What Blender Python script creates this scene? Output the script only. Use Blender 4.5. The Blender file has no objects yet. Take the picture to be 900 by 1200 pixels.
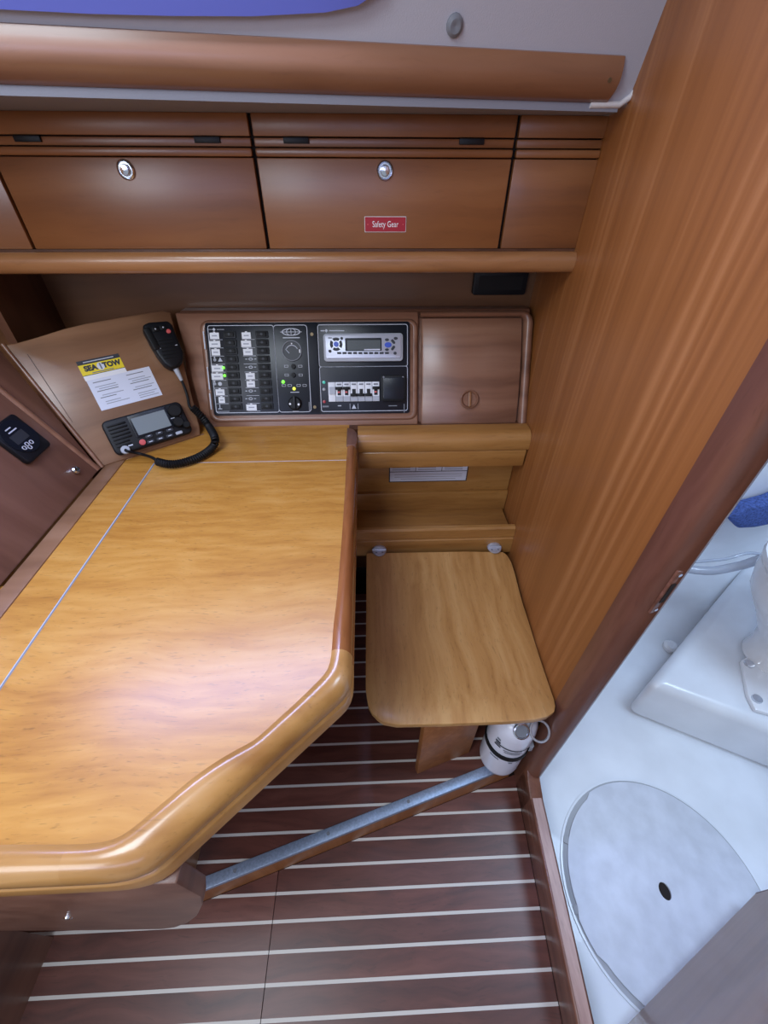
import bpy, bmesh, math, random
from mathutils import Vector, Matrix
random.seed(7)
S = bpy.context.scene
COL = S.collection
R = math.radians
# ------------------------------------------------------------------ camera
F = 485.0; CH = 1.30                        # focal length in pixels of a 900x1200 frame, camera height
def nrm(v): return Vector(v).normalized()
Yc = nrm((426-450, 186-600, F)); Vd = nrm((447-450, 1170-600, F)); Vd = (Vd - Yc*Vd.dot(Yc)).normalized()
Zc = -Vd; Xc = Yc.cross(Zc)                 # world axes seen from the camera (x right, y down, z forward)
CAMP = Vector((0, 0, CH))
def ray(x, y):
    r = Vector((x-450, y-600, F)); return Vector((r.dot(Xc), r.dot(Yc), r.dot(Zc)))
def onP(x, y, p, n):
    r = ray(x, y); n = Vector(n); return CAMP + r*((Vector(p)-CAMP).dot(n)/r.dot(n))
def onZ(x, y, z): return onP(x, y, (0, 0, z), (0, 0, 1))
def onY(x, y, Y): return onP(x, y, (0, Y, 0), (0, 1, 0))
cam = bpy.data.cameras.new('camera'); co = bpy.data.objects.new('camera', cam); COL.objects.link(co)
right = Vector((Xc[0], Yc[0], Zc[0])); up = -Vector((Xc[1], Yc[1], Zc[1])); back = -Vector((Xc[2], Yc[2], Zc[2]))
m = Matrix((right, up, back)).transposed().to_4x4(); m.translation = CAMP; co.matrix_world = m
cam.sensor_fit = 'HORIZONTAL'; cam.sensor_width = 36; cam.lens = 36*F/900; cam.clip_start = .01
S.camera = co
# ------------------------------------------------------------------ light
S.view_settings.view_transform = 'Standard'; S.view_settings.look = 'None'
S.view_settings.gamma = 1; S.view_settings.use_curve_mapping = False; S.view_settings.exposure = -0.15
W = bpy.data.worlds.new('daylight'); S.world = W; W.use_nodes = True
W.node_tree.nodes['Background'].inputs[0].default_value = (.78, .87, 1, 1)
W.node_tree.nodes['Background'].inputs[1].default_value = .5
def area(name, loc, aim, sx, sy, power, col):
    l = bpy.data.lights.new(name, 'AREA'); l.shape = 'RECTANGLE'; l.size = sx; l.size_y = sy; l.energy = power; l.color = col
    o = bpy.data.objects.new(name, l); COL.objects.link(o); o.location = loc
    o.rotation_euler = (Vector(aim)-Vector(loc)).to_track_quat('-Z', 'Y').to_euler(); return o
area('deck_hatch_daylight', (-.575, -.175, 1.985), (-.575, -.1, 0), .53, .53, 16, (.80, .89, 1))
area('companionway_daylight', (-1.3, -1.3, 1.65), (0, .6, .8), .8, .7, 14, (.86, .92, 1))
area('opposite_portlight_daylight', (-.7, -2.2, 1.66), (-.3, .9, 1.35), 2.0, .46, 13, (.52, .58, 1))
area('shower_hatch_daylight', (1.05, .35, 1.98), (1.0, .4, 0), .5, .5, 17, (.56, .74, 1))
# ------------------------------------------------------------------ materials
def lin(c):
    return tuple((v/12.92 if v <= .04045 else ((v+.055)/1.055)**2.4) for v in (x/255 for x in c)) + (1,)
MATS = {}
def newmat(name):
    mt = bpy.data.materials.new(name); mt.use_nodes = True; MATS[name] = mt
    return mt, mt.node_tree, mt.node_tree.nodes['Principled BSDF']
def plain(name, c, rough=.5, metal=0, spec=.5, coat=0, emit=0, trans=0, noise=0, nscale=40, bump=0):
    mt, nt, b = newmat(name)
    b.inputs['Base Color'].default_value = lin(c); b.inputs['Roughness'].default_value = rough
    b.inputs['Metallic'].default_value = metal; b.inputs['Specular IOR Level'].default_value = spec; b.inputs['Coat Weight'].default_value = coat
    b.inputs['Transmission Weight'].default_value = trans
    if emit: b.inputs['Emission Color'].default_value = lin(c); b.inputs['Emission Strength'].default_value = emit
    if noise or bump:
        tc = nt.nodes.new('ShaderNodeTexCoord'); n = nt.nodes.new('ShaderNodeTexNoise')
        n.inputs['Scale'].default_value = nscale; n.inputs['Detail'].default_value = 5
        nt.links.new(tc.outputs['Object'], n.inputs['Vector'])
        if noise:
            r = nt.nodes.new('ShaderNodeValToRGB'); r.color_ramp.elements[0].position = .35; r.color_ramp.elements[1].position = .65
            r.color_ramp.elements[0].color = lin(tuple(v*(1-noise) for v in c)); r.color_ramp.elements[1].color = lin(tuple(min(255, v*(1+noise*.4)) for v in c))
            nt.links.new(n.outputs['Fac'], r.inputs['Fac']); nt.links.new(r.outputs[0], b.inputs['Base Color'])
        if bump:
            bp = nt.nodes.new('ShaderNodeBump'); bp.inputs['Strength'].default_value = bump; bp.inputs['Distance'].default_value = .002
            nt.links.new(n.outputs['Fac'], bp.inputs['Height']); nt.links.new(bp.outputs[0], b.inputs['Normal'])
    return mt
def wood(name, dark, base, light, axis='X', cross=55, along=2.2, rough=.34, coat=.35, fleck=.35, streak=14, rnd=0, bump=.06, crough=.12, ldist=.0, fs=(230, 26)):
    mt, nt, b = newmat(name); N = nt.nodes.new; K = nt.links.new
    tc = N('ShaderNodeTexCoord'); oi = N('ShaderNodeObjectInfo')
    add = N('ShaderNodeVectorMath'); add.operation = 'ADD'; K(tc.outputs['Object'], add.inputs[0])
    sc = N('ShaderNodeVectorMath'); sc.operation = 'SCALE'; sc.inputs[0].default_value = (3.1, 2.3, 1.7); K(oi.outputs['Random'], sc.inputs['Scale']); K(sc.outputs[0], add.inputs[1])
    wob = N('ShaderNodeTexNoise'); wob.inputs['Scale'].default_value = 5; K(add.outputs[0], wob.inputs['Vector'])
    wm = N('ShaderNodeVectorMath'); wm.operation = 'SCALE'; wm.inputs['Scale'].default_value = .05+ldist; K(wob.outputs['Color'], wm.inputs[0])
    ad2 = N('ShaderNodeVectorMath'); ad2.operation = 'ADD'; K(add.outputs[0], ad2.inputs[0]); K(wm.outputs[0], ad2.inputs[1])
    def mapped(c, a, src):
        mp = N('ShaderNodeMapping'); s = [c, c, c]; s['XYZ'.index(axis)] = a; mp.inputs['Scale'].default_value = s; K(src.outputs[0], mp.inputs['Vector']); return mp
    def noise(c, a, det, src=ad2, ro=.55):
        n = N('ShaderNodeTexNoise'); n.inputs['Scale'].default_value = 1; n.inputs['Detail'].default_value = det; n.inputs['Roughness'].default_value = ro
        K(mapped(c, a, src).outputs[0], n.inputs['Vector']); return n
    g = noise(cross, along, 3); st = noise(streak, .7, 3)
    mix = N('ShaderNodeMix'); mix.data_type = 'FLOAT'; mix.inputs[0].default_value = .55; K(g.outputs['Fac'], mix.inputs[2]); K(st.outputs['Fac'], mix.inputs[3])
    rp = N('ShaderNodeValToRGB'); e = rp.color_ramp.elements
    e[0].position = .34; e[0].color = lin(dark); e[1].position = .68; e[1].color = lin(light); x = e.new(.5); x.color = lin(base)
    K(mix.outputs[0], rp.inputs['Fac'])
    fl = noise(fs[0], fs[1], 2); fr = N('ShaderNodeValToRGB'); f = fr.color_ramp.elements
    f[0].position = .60; f[0].color = (0, 0, 0, 1); f[1].position = .74; f[1].color = (fleck,)*3+(1,)
    K(fl.outputs['Fac'], fr.inputs['Fac'])
    mx = N('ShaderNodeMix'); mx.data_type = 'RGBA'; K(fr.outputs[0], mx.inputs[0]); K(rp.outputs[0], mx.inputs[6]); mx.inputs[7].default_value = lin(tuple(v*.5 for v in dark))
    out = mx.outputs[2]
    if rnd:
        mr = N('ShaderNodeMapRange'); mr.inputs[3].default_value = 1-rnd; mr.inputs[4].default_value = 1+rnd; K(oi.outputs['Random'], mr.inputs[0])
        hv = N('ShaderNodeHueSaturation'); K(mr.outputs[0], hv.inputs['Value']); K(out, hv.inputs['Color']); out = hv.outputs[0]
    K(out, b.inputs['Base Color'])
    b.inputs['Roughness'].default_value = rough; b.inputs['Coat Weight'].default_value = coat; b.inputs['Coat Roughness'].default_value = crough
    bp = N('ShaderNodeBump'); bp.inputs['Strength'].default_value = bump; bp.inputs['Distance'].default_value = .001
    K(g.outputs['Fac'], bp.inputs['Height']); K(bp.outputs[0], b.inputs['Normal'])
    return mt
M_TOP = wood('golden_tabletop_veneer', (164, 108, 40), (188, 133, 57), (204, 154, 80), 'X', 70, 9, .36, .3, .4, 7, crough=.24, fs=(420, 60))
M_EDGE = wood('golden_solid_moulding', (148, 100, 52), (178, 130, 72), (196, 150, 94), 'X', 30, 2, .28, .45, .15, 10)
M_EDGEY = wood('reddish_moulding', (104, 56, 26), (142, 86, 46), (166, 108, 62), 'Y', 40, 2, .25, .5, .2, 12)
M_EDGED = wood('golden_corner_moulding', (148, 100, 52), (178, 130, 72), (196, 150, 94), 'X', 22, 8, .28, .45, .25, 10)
M_SEAT = wood('tan_seat_plywood', (162, 114, 58), (184, 136, 76), (200, 156, 96), 'Y', 70, 3.5, .42, .15, .3, 13, crough=.25, fs=(330, 45))
M_RAIL = wood('tan_rail_wood', (136, 92, 46), (164, 116, 60), (184, 138, 80), 'X', 40, 2, .35, .3, .25, 12)
M_BULK = wood('varnished_bulkhead_veneer', (136, 82, 38), (149, 92, 44), (170, 112, 62), 'Z', 85, .5, .42, .15, .06, 34, bump=.03, crough=.25, ldist=-.042)
M_JAMB = wood('dark_red_jamb', (82, 48, 36), (106, 66, 50), (128, 84, 66), 'Z', 40, 1.5, .36, .3, .2, 16, crough=.2)
M_SILL = wood('dark_red_sill', (86, 52, 40), (114, 74, 58), (148, 104, 86), 'Y', 60, 3, .36, .3, .25, 20, crough=.2)
M_LOCK = wood('locker_veneer', (112, 67, 38), (136, 85, 47), (152, 100, 59), 'X', 24, 1.2, .36, .3, .1, 7, crough=.25)
M_LIP = wood('locker_lip_wood', (126, 84, 50), (152, 104, 64), (172, 124, 80), 'X', 30, 1.5, .3, .45, .15, 9)
M_CONS = wood('reddish_console_veneer', (108, 72, 54), (134, 94, 72), (152, 112, 88), 'X', 26, 1.0, .34, .4, .1, 18, crough=.26)
M_RADIO = wood('brown_console_veneer', (116, 82, 58), (138, 101, 73), (152, 115, 86), 'X', 24, 1.0, .36, .25, .08, 12, crough=.2)
M_SIDE = wood('dark_side_veneer', (94, 62, 50), (118, 82, 66), (134, 97, 80), 'Y', 24, 1.0, .36, .25, .08, 14, crough=.2)
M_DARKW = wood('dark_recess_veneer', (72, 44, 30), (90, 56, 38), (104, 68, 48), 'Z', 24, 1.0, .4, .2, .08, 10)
M_BACK = wood('recess_back_veneer', (88, 56, 32), (104, 68, 40), (118, 80, 50), 'X', 24, 1.0, .38, .25, .08, 10)
M_PLANK = wood('teak_floor_plank', (72, 40, 34), (96, 54, 44), (116, 70, 58), 'X', 60, 3, .42, .18, .3, 18, rnd=.13, crough=.3, ldist=.03)
M_WORNSHEEN = wood('worn_sheen_sill_top', (128, 92, 84), (154, 116, 106), (178, 142, 130), 'Y', 90, 12, .4, .2, .3, 30, crough=.3)  # sill top colour: wear with a pale reflection mixed in
M_VALA = wood('valance_wood', (114, 76, 54), (134, 92, 66), (148, 106, 78), 'X', 26, 1.2, .36, .5, .1, 9, crough=.25)
M_DOORW = wood('door_veneer', (132, 88, 58), (156, 108, 72), (168, 120, 84), 'X', 22, 1.0, .38, .25, .06, 10)
M_HOLLY = plain('pale_holly_inlay', (206, 200, 192), .5)
M_GAPD = plain('dark_gap', (28, 16, 10), .8)
M_BLACK = plain('black_plastic', (17, 19, 24), .45, spec=.3, bump=.1, nscale=400)
M_BLACKG = plain('black_gloss_panel', (20, 25, 34), .32, spec=.35)
M_BLACK2 = plain('soft_black_rubber', (12, 13, 15), .55, spec=.3)
M_WHITE = plain('white_print', (232, 234, 238), .5)
M_LABEL = plain('white_label_tape', (226, 230, 236), .5)
M_LINE = plain('pale_line', (190, 196, 208), .5)
M_INK = plain('dark_ink', (48, 52, 60), .6)
M_INK2 = plain('grey_ink', (120, 124, 132), .6)
M_YEL = plain('yellow_print', (236, 214, 40), .5)
M_PAPER = plain('white_paper', (214, 220, 236), .55)
M_RED = plain('red_plaque', (164, 26, 44), .4)
M_PINK = plain('red_button', (206, 90, 90), .4)
M_GREEN = plain('green_lamp', (120, 250, 60), .3, emit=1.2)
M_LIME = plain('yellow_green_lamp', (225, 235, 60), .3, emit=1.2)
M_TEAL = plain('teal_lamp', (70, 190, 170), .3, emit=.3)
M_RLED = plain('red_lamp', (170, 40, 50), .3)
M_LCD = plain('grey_lcd', (128, 138, 142), .2)
M_LCD2 = plain('olive_lcd', (92, 100, 102), .2)
M_LCD3 = plain('dark_lcd', (44, 48, 54), .5)
M_SILVER = plain('silver_plastic', (188, 192, 206), .35, .3)
M_BLUEB = plain('blue_button', (60, 90, 200), .35)
M_GREYP = plain('grey_plastic', (170, 176, 186), .45)
M_CHROME = plain('chrome', (214, 218, 226), .14, 1)
M_ALU = plain('brushed_aluminium', (160, 176, 200), .42, .55, noise=.08, nscale=220)
M_BRASS = plain('brass_screw', (120, 104, 78), .45, .5)
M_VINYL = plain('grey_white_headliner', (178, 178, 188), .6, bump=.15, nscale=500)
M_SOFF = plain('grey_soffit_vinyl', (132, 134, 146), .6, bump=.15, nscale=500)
M_GEL = plain('white_gelcoat', (226, 232, 240), .3, coat=.3, noise=.035, nscale=7)
M_GEL2 = plain('worn_white_gelcoat', (204, 210, 222), .42, noise=.05, nscale=22)
M_GROOVE = plain('grey_sealant', (168, 172, 178), .7)
M_PORC = plain('white_porcelain', (232, 236, 242), .15, coat=.5)
M_HOSE = plain('translucent_hose', (214, 222, 236), .12, trans=.45)
M_BLUE = plain('blue_terry', (76, 100, 168), .9, noise=.25, nscale=160, bump=.6)
M_PANE = plain('daylit_pane', (140, 152, 255), .3, emit=14)
M_SHADE = plain('blue_window_frame', (92, 100, 176), .45)
M_STEEL = plain('stainless_hinge', (196, 200, 208), .35, .6)
M_TINT = plain('pale_grey_print', (158, 164, 176), .6)
M_EXT = plain('white_enamel', (226, 228, 240), .25, coat=.3)
M_PIPING = plain('white_piping', (214, 212, 212), .5)
# ------------------------------------------------------------------ mesh helpers
def finish(name, bm, mat, parent=None, mw=None, smooth=True, ang=32):
    me = bpy.data.meshes.new(name); bmesh.ops.recalc_face_normals(bm, faces=bm.faces[:]); bm.to_mesh(me); bm.free()
    if smooth:
        me.polygons.foreach_set('use_smooth', [True]*len(me.polygons)); me.set_sharp_from_angle(angle=R(ang))
    me.materials.append(mat)
    o = bpy.data.objects.new(name, me); COL.objects.link(o)
    if parent: o.parent = parent
    elif mw is not None: o.matrix_world = mw
    return o
def bevel(bm, off, seg=2, ang=30):
    if off <= 0: return
    ed = [e for e in bm.edges if len(e.link_faces) == 2 and e.calc_face_angle(0) > R(ang)]
    bmesh.ops.bevel(bm, geom=ed, offset=off, segments=seg, profile=.5, affect='EDGES', clamp_overlap=True)
def bm_prism(poly, a, b, f=lambda p, h: (p[0], p[1], h), bm=None):
    bm = bm or bmesh.new()
    lo = [bm.verts.new(f(p, a)) for p in poly]; hi = [bm.verts.new(f(p, b)) for p in poly]; n = len(poly)
    bm.faces.new(lo[::-1]); bm.faces.new(hi)
    for i in range(n): bm.faces.new((lo[i], lo[(i+1) % n], hi[(i+1) % n], hi[i]))
    return bm
def prism(name, poly, a, b, mat, parent=None, bev=0, seg=2, f=lambda p, h: (p[0], p[1], h), mw=None, ang=32):
    bm = bm_prism(poly, a, b, f); bmesh.ops.recalc_face_normals(bm, faces=bm.faces[:]); bevel(bm, bev, seg); return finish(name, bm, mat, parent, mw, ang=ang)
def fYZ(p, h): return (h, p[0], p[1])       # polygon in Y,Z extruded along X
def fXZ(p, h): return (p[0], h, p[1])       # polygon in X,Z extruded along Y
def box(name, x0, x1, y0, y1, z0, z1, mat, parent=None, bev=0, seg=2, mw=None):
    return prism(name, [(x0, y0), (x1, y0), (x1, y1), (x0, y1)], z0, z1, mat, parent, bev, seg, mw=mw)
def rr(x0, x1, y0, y1, r, seg=4):
    out = []
    for cx, cy, a in ((x1-r, y1-r, 0), (x0+r, y1-r, 90), (x0+r, y0+r, 180), (x1-r, y0+r, 270)):
        for i in range(seg+1): t = R(a+90*i/seg); out.append((cx+r*math.cos(t), cy+r*math.sin(t)))
    return out
def circ(cx, cy, r, n=20, ry=None): return [(cx+r*math.cos(2*math.pi*i/n), cy+(ry or r)*math.sin(2*math.pi*i/n)) for i in range(n)]
def ring(name, outer, inner, a, b, mat, parent=None, mw=None, f=lambda p, h: (p[0], p[1], h)):
    bm = bmesh.new(); n = len(outer)
    V = [[bm.verts.new(f(p, h)) for p in q] for q, h in ((outer, a), (outer, b), (inner, b), (inner, a))]
    for k in range(4):
        for i in range(n): bm.faces.new((V[k][i], V[k][(i+1) % n], V[(k+1) % 4][(i+1) % n], V[(k+1) % 4][i]))
    return finish(name, bm, mat, parent, mw)
def loft(name, rows, mat, parent=None, closed=True, caps=True, mw=None, ang=40, wrap=False):
    bm = bmesh.new(); V = [[bm.verts.new(p) for p in r] for r in rows]; n = len(rows[0]); k = len(rows)
    for i in range(k if wrap else k-1):
        for j in range(n if closed else n-1):
            bm.faces.new((V[i][j], V[i][(j+1) % n], V[(i+1) % k][(j+1) % n], V[(i+1) % k][j]))
    if caps and closed and not wrap: bm.faces.new(V[0][::-1]); bm.faces.new(V[-1])
    return finish(name, bm, mat, parent, mw, ang=ang)
def tube_rows(path, r, n=8):
    path = [Vector(p) for p in path]; rows = []; T0 = None; N = None
    for i, p in enumerate(path):
        t = (path[min(i+1, len(path)-1)]-path[max(i-1, 0)]).normalized()
        if N is None: N = t.orthogonal().normalized()
        else: N = (N - t*N.dot(t)).normalized()
        B = t.cross(N); rad = r[i] if isinstance(r, (list, tuple)) else r
        rows.append([p+(N*math.cos(2*math.pi*k/n)+B*math.sin(2*math.pi*k/n))*rad for k in range(n)])
    return rows
def tube(name, path, r, mat, parent=None, n=8, mw=None): return loft(name, tube_rows(path, r, n), mat, parent, mw=mw, ang=60)
def lathe(name, prof, mat, parent=None, c=(0, 0), n=24, mw=None, ang=35):
    return loft(name, [[(c[0]+r*math.cos(2*math.pi*k/n), c[1]+r*math.sin(2*math.pi*k/n), z) for k in range(n)] for r, z in prof], mat, parent, mw=mw, ang=ang)
def smoothpath(pts, k=6):
    P = [Vector(p) for p in pts]; out = []
    for i in range(len(P)-1):
        a, b, c, d = P[max(i-1, 0)], P[i], P[i+1], P[min(i+2, len(P)-1)]
        for j in range(k):
            t = j/k; out.append(.5*((2*b)+(c-a)*t+(2*a-5*b+4*c-d)*t*t+(3*b-a-3*c+d)*t**3))
    return out+[P[-1]]
def clip(poly, n, d):                        # keep the side where n.p <= d
    out = []
    for i in range(len(poly)):
        a, b = poly[i], poly[(i+1) % len(poly)]; da = n[0]*a[0]+n[1]*a[1]-d; db = n[0]*b[0]+n[1]*b[1]-d
        if da <= 0: out.append(a)
        if (da < 0 < db) or (db < 0 < da): t = da/(da-db); out.append((a[0]+(b[0]-a[0])*t, a[1]+(b[1]-a[1])*t))
    return out
def frame(o, u, w):
    u = Vector(u).normalized(); w = Vector(w).normalized(); v = w.cross(u)
    mt = Matrix((u, v, w)).transposed().to_4x4(); mt.translation = Vector(o); return mt
def tag(o, label, cat, group=None, kind=None):
    o['label'] = label; o['category'] = cat
    if group: o['group'] = group
    if kind: o['kind'] = kind
    return o
def thing(name, label, cat, mw=None, loc=None, group=None):
    o = bpy.data.objects.new(name, None); COL.objects.link(o); o.empty_display_size = .05
    if mw is not None: o.matrix_world = mw
    if loc is not None: o.location = loc
    return tag(o, label, cat, group)
def struct(o, label, cat='structure'): o['kind'] = 'structure'; o['label'] = label; o['category'] = cat; return o
def text(body, size, mat, parent, loc, name='lettering', rot=0, sx=1, ext=.0003, align='CENTER', bold=0):
    c = bpy.data.curves.new(name, 'FONT'); c.body = body; c.size = size; c.extrude = ext; c.align_x = align; c.offset = bold; c.align_y = 'CENTER'; c.resolution_u = 3
    t = bpy.data.objects.new('tmp', c); COL.objects.link(t); bpy.context.view_layer.update()
    me = bpy.data.meshes.new_from_object(t.evaluated_get(bpy.context.evaluated_depsgraph_get()))
    bpy.data.objects.remove(t); me.materials.clear(); me.materials.append(mat); me.name = name
    o = bpy.data.objects.new(name, me); COL.objects.link(o); o.parent = parent; o.location = loc; o.rotation_euler = (0, 0, rot); o.scale = (sx, 1, 1); return o
def loc2(mw, x, y, w=0):                     # photo pixel -> u,v on the plane w of a frame
    q = mw.inverted() @ onP(x, y, mw @ Vector((0, 0, w)), mw.to_3x3() @ Vector((0, 0, 1))); return q.x, q.y
ZT, ZF, ZS = .765, .10, .435                 # table top, raised floor, seat
def wallX(Y): return .3588+.0611*Y           # cabin face of the bulkhead
TH = .032
# ------------------------------------------------------------------ structure: floors
A_, B_ = onZ(225, 1045, ZF), onZ(567, 908, ZF)          # front edge of the raised floor
ed = Vector((B_.x-A_.x, B_.y-A_.y)).normalized(); en = (-ed.y, ed.x); edd = en[0]*A_.x+en[1]*A_.y   # en points to the raised side
def wclip(poly, m=0):                        # keep to the cabin side of the bulkhead
    return clip(poly, (1, -.0611), .3588-m)
fl = struct(box('floor', -1.5, .40, -.75, 1.2, -.05, -.006, M_GAPD), 'dark subfloor under the striped cabin sole', 'floor')
def planks(root, ys, x0, x1, z, cl, seams, prefix=''):
    for i in range(len(ys)-1):
        a, b = ys[i], ys[i+1]
        for s in range(len(seams)-1):
            for nm, q0, q1, mt in (('plank', a+.0029, b-.0029, M_PLANK), ('inlay_strip', b-.0029, b+.0029, M_HOLLY)):
                p = [(seams[s]+.0008, q0), (seams[s+1]-.0008, q0), (seams[s+1]-.0008, q1), (seams[s]+.0008, q1)]
                for p in cl(wclip(p)):
                    if len(p) < 3 or max(t[0] for t in p)-min(t[0] for t in p) < .004: continue
                    finish(nm, bm_prism(p, z-.006, z), mt, root)
nearY = [.0244+.0468*k for k in range(-14, 16)]
PX = -.425                                    # the raised floor ends at the pedestal under the table
def near_clip(p):
    if not p or max(t[1] for t in p) < A_.y-.008: return [p]
    return [clip(clip(p, en, edd-.004), (-1, 0), -PX), clip(p, (1, 0), PX)]
planks(fl, nearY, 0, 0, 0, near_clip, [-1.4, -.24, .42])
fu = struct(prism('floor', clip([(-.42, 0), (wallX(.3)-.001, 0), (wallX(.95)-.001, .95), (-.42, .95)], (-en[0], -en[1]), -edd-.004), 0, ZF-.006, M_GAPD), 'raised striped floor under the seat and table', 'floor')
farY = [.6355-.0472*k for k in range(14, -8, -1)]
planks(fu, farY, 0, 0, ZF, lambda p: [clip(clip(p, (-en[0], -en[1]), -edd-.012), (0, 1), .95)], [-.42, .42])
# riser and metal nosing of the raised floor
def along(s, off): return (A_.x+ed.x*s+en[0]*off, A_.y+ed.y*s+en[1]*off)
Ls = (Vector((B_.x-A_.x, B_.y-A_.y))).length
st = thing('floor_step_edge', 'diagonal wooden step riser capped with an aluminium nosing strip', 'step')
smax = Ls+.10
prism('riser', [along(-.03, -.003), along(smax-.008, -.003), along(smax-.003, .004), along(-.03, .004)], 0, ZF-.001, M_BULK, st)
nos = prism('nosing_strip', [along(-.03, -.006), along(smax-.008, -.006), along(smax, .017), along(-.03, .017)], ZF-.012, ZF+.003, M_ALU, st, .0015)
for s in (.09, .30, .50): lathe('screw', [(.0001, ZF+.0028), (.004, ZF+.0028), (.004, ZF+.0035), (.0001, ZF+.0035)], M_INK2, nos, along(s, .006), 10)
# ------------------------------------------------------------------ structure: bulkhead, jamb, sill
YJ = .395
def wp(y0, y1, o0, o1): return [(wallX(y0)+o0, y0), (wallX(y0)+o1, y0), (wallX(y1)+o1, y1), (wallX(y1)+o0, y1)]
struct(prism('wall_right', wp(YJ, 1.3, 0, TH), 0, 2.02, M_BULK), 'orange-brown varnished bulkhead with vertical grain', 'wall')
jp = [(wallX(YJ), YJ), (wallX(.372), .372), (wallX(.36)+.001, .36), (wallX(.35)+.007, .351), (wallX(.345)+.018, .345), (wallX(.344)+.028, .343), (wallX(.344)+.034, .346), (wallX(YJ)+.034, YJ)]
tj = struct(prism('trim_1', jp, 0, 2.02, M_JAMB), 'dark red-brown rounded door jamb post beside the seat', 'trim')
sp = onP(793, 693, (0, .346, 0), (0, 1, 0))
sk = box('strike_plate', -.007, .007, -.002, .002, -.045, .045, M_SILL, tj, .001); sk.location = (wallX(.35)+.022, .3455, sp.z); sk.rotation_euler = (0, 0, R(12))
box('latch_slot', -.004, .004, -.003, .001, -.02, .02, M_GAPD, sk)
for dz in (-.037, .037): lathe('screw', [(.0001, 0), (.003, 0), (.003, .001), (.0001, .001)], M_CHROME, sk, n=8).matrix_local = Matrix.Translation((0, -.002, dz)) @ Matrix.Rotation(R(90), 4, 'X')
ts = struct(prism('trim_2', wp(-.75, .37, 0, TH+.001), 0, .10, M_SILL, bev=.005, seg=3), 'dark red-brown raised door sill beside striped floor', 'trim')
prism('worn_sheen_top', wp(-.75, .33, .006, TH-.004), .0985, .1006, M_WORNSHEEN, ts)  # paler slab: worn wood plus the reflected light painted into its colour
prism('corner_block', [(.30, .0), (.372, .0), (.372, .14), (.36, .125), (.34, .110), (.30, .0995)][::-1], .0, TH+.001, M_JAMB, tj, .004, f=lambda p, h: (wallX(p[0])+h, p[0], p[1]))
struct(prism('wall_right', wp(-.75, -.10, 0, TH), .10, 2.02, M_BULK), 'bulkhead strip on the hinge side of the doorway', 'wall')
# ------------------------------------------------------------------ shower room
pan = []
prof = [(-.75, 0), (-.3, 0), (.1, 0), (.5, 0), (.72, 0)] + [(.72+.28*math.sin(R(a)), .28-.28*math.cos(R(a))) for a in range(10, 91, 10)] + [(1.02, .9), (1.05, 2.02)]
loft('floor', [[((wallX(y)+.02 if x < .5 else x), y, z) for y, z in prof] for x in (.412, .9, 1.4, 1.75)], M_GEL, None, closed=False, caps=False, ang=60)
sh = [o for o in COL.objects if o.name.startswith('floor')][-1]
struct(sh, 'white moulded shower pan curving up into the wall', 'floor')
prism('wall_far', [(-.75, 0), (1.05, 0), (1.05, 2.02), (-.75, 2.02)], 1.75, 1.77, M_GEL, f=fYZ)
struct([o for o in COL.objects if o.name.startswith('wall_far')][-1], 'white shower room end wall', 'wall')
CX, CY, CR = .665, .135, .222
lid = thing('sump_cover', 'round worn white shower sump cover with a finger hole', 'floor cover', loc=(CX, CY, 0))
out = []
for i in range(72):
    t = 2*math.pi*i/72; d = math.degrees(t); r = CR
    if 118 < d < 190: r = CR-.0075
    if 205 < d < 250: r = CR-.007
    out.append((r*math.cos(t), r*math.sin(t)))
hx, hy = .0, .0
hole = [(.0125*math.cos(2*math.pi*i/72), .016*math.sin(2*math.pi*i/72)) for i in range(72)]
bm = bmesh.new()
Vv = [[bm.verts.new((p[0], p[1], h)) for p in q] for q, h in ((out, .001), (out, .006), (hole, .006), (hole, .001))]
for k in range(3):
    for i in range(72): bm.faces.new((Vv[k][i], Vv[k][(i+1) % 72], Vv[k+1][(i+1) % 72], Vv[k+1][i]))
finish('cover_plate', bm, M_GEL2, lid)
prism('finger_hole', circ(0, 0, .0165, 20), .0006, .0016, M_GAPD, lid)
ring('seal_groove', circ(0, 0, CR+.004, 72), circ(0, 0, CR-.009, 72), .0004, .0022, M_GROOVE, lid)
ring('recess_rim', circ(0, 0, CR+.009, 72), circ(0, 0, CR+.004, 72), .0004, .003, M_GEL, lid)
for a in (152, 186):
    box('hinge_stop', CR-.016, CR+.004, -.008, .008, .001, .005, M_GROOVE, lid, .001).rotation_euler = (0, 0, R(a))
# toilet platform
PZ = .18
p1, p2, p3 = onZ(761, 800, PZ), onZ(880, 655, PZ), onZ(880, 845, PZ)
dR = (p3-p1).normalized(); p4 = p1+dR*.75
p2 = p1+(p2-p1)*1.06
pl = [(p1.x, p1.y), (p4.x, p4.y), (1.745, p4.y+.25), (1.745, 1.1), (p2.x, p2.y)]
pt = struct(prism('trim_3', pl, -.01, PZ, M_GEL, bev=.03, seg=5), 'white moulded platform under the toilet', 'platform')
tc_ = onZ(905, 770, PZ)
to = thing('toilet', 'white marine toilet with a bolted base on the moulded platform', 'toilet', loc=(1.27, .70, PZ))
bb = lambda x, y: (onZ(x, y, PZ+.012)-Vector((1.27, .70, 0)))
fp = [bb(*p) for p in ((868, 774), (878, 768), (893, 772), (915, 760), (950, 790), (930, 830), (905, 838), (885, 832), (876, 815))]
ba = prism('base_flange', [(p.x, p.y) for p in fp], 0, .014, M_PORC, to, .004)
for q in ((877, 779), (886, 820)):
    c = bb(*q); lathe('bolt', [(.0001, .012), (.013, .012), (.012, .02), (.006, .021), (.0001, .021)], M_CHROME, ba, (c.x, c.y), 12)
pr = [(.075, .01), (.07, .05), (.078, .10), (.12, .17), (.165, .24), (.178, .29), (.18, .325), (.16, .335), (.14, .325), (.09, .22), (.0001, .18)]
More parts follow.
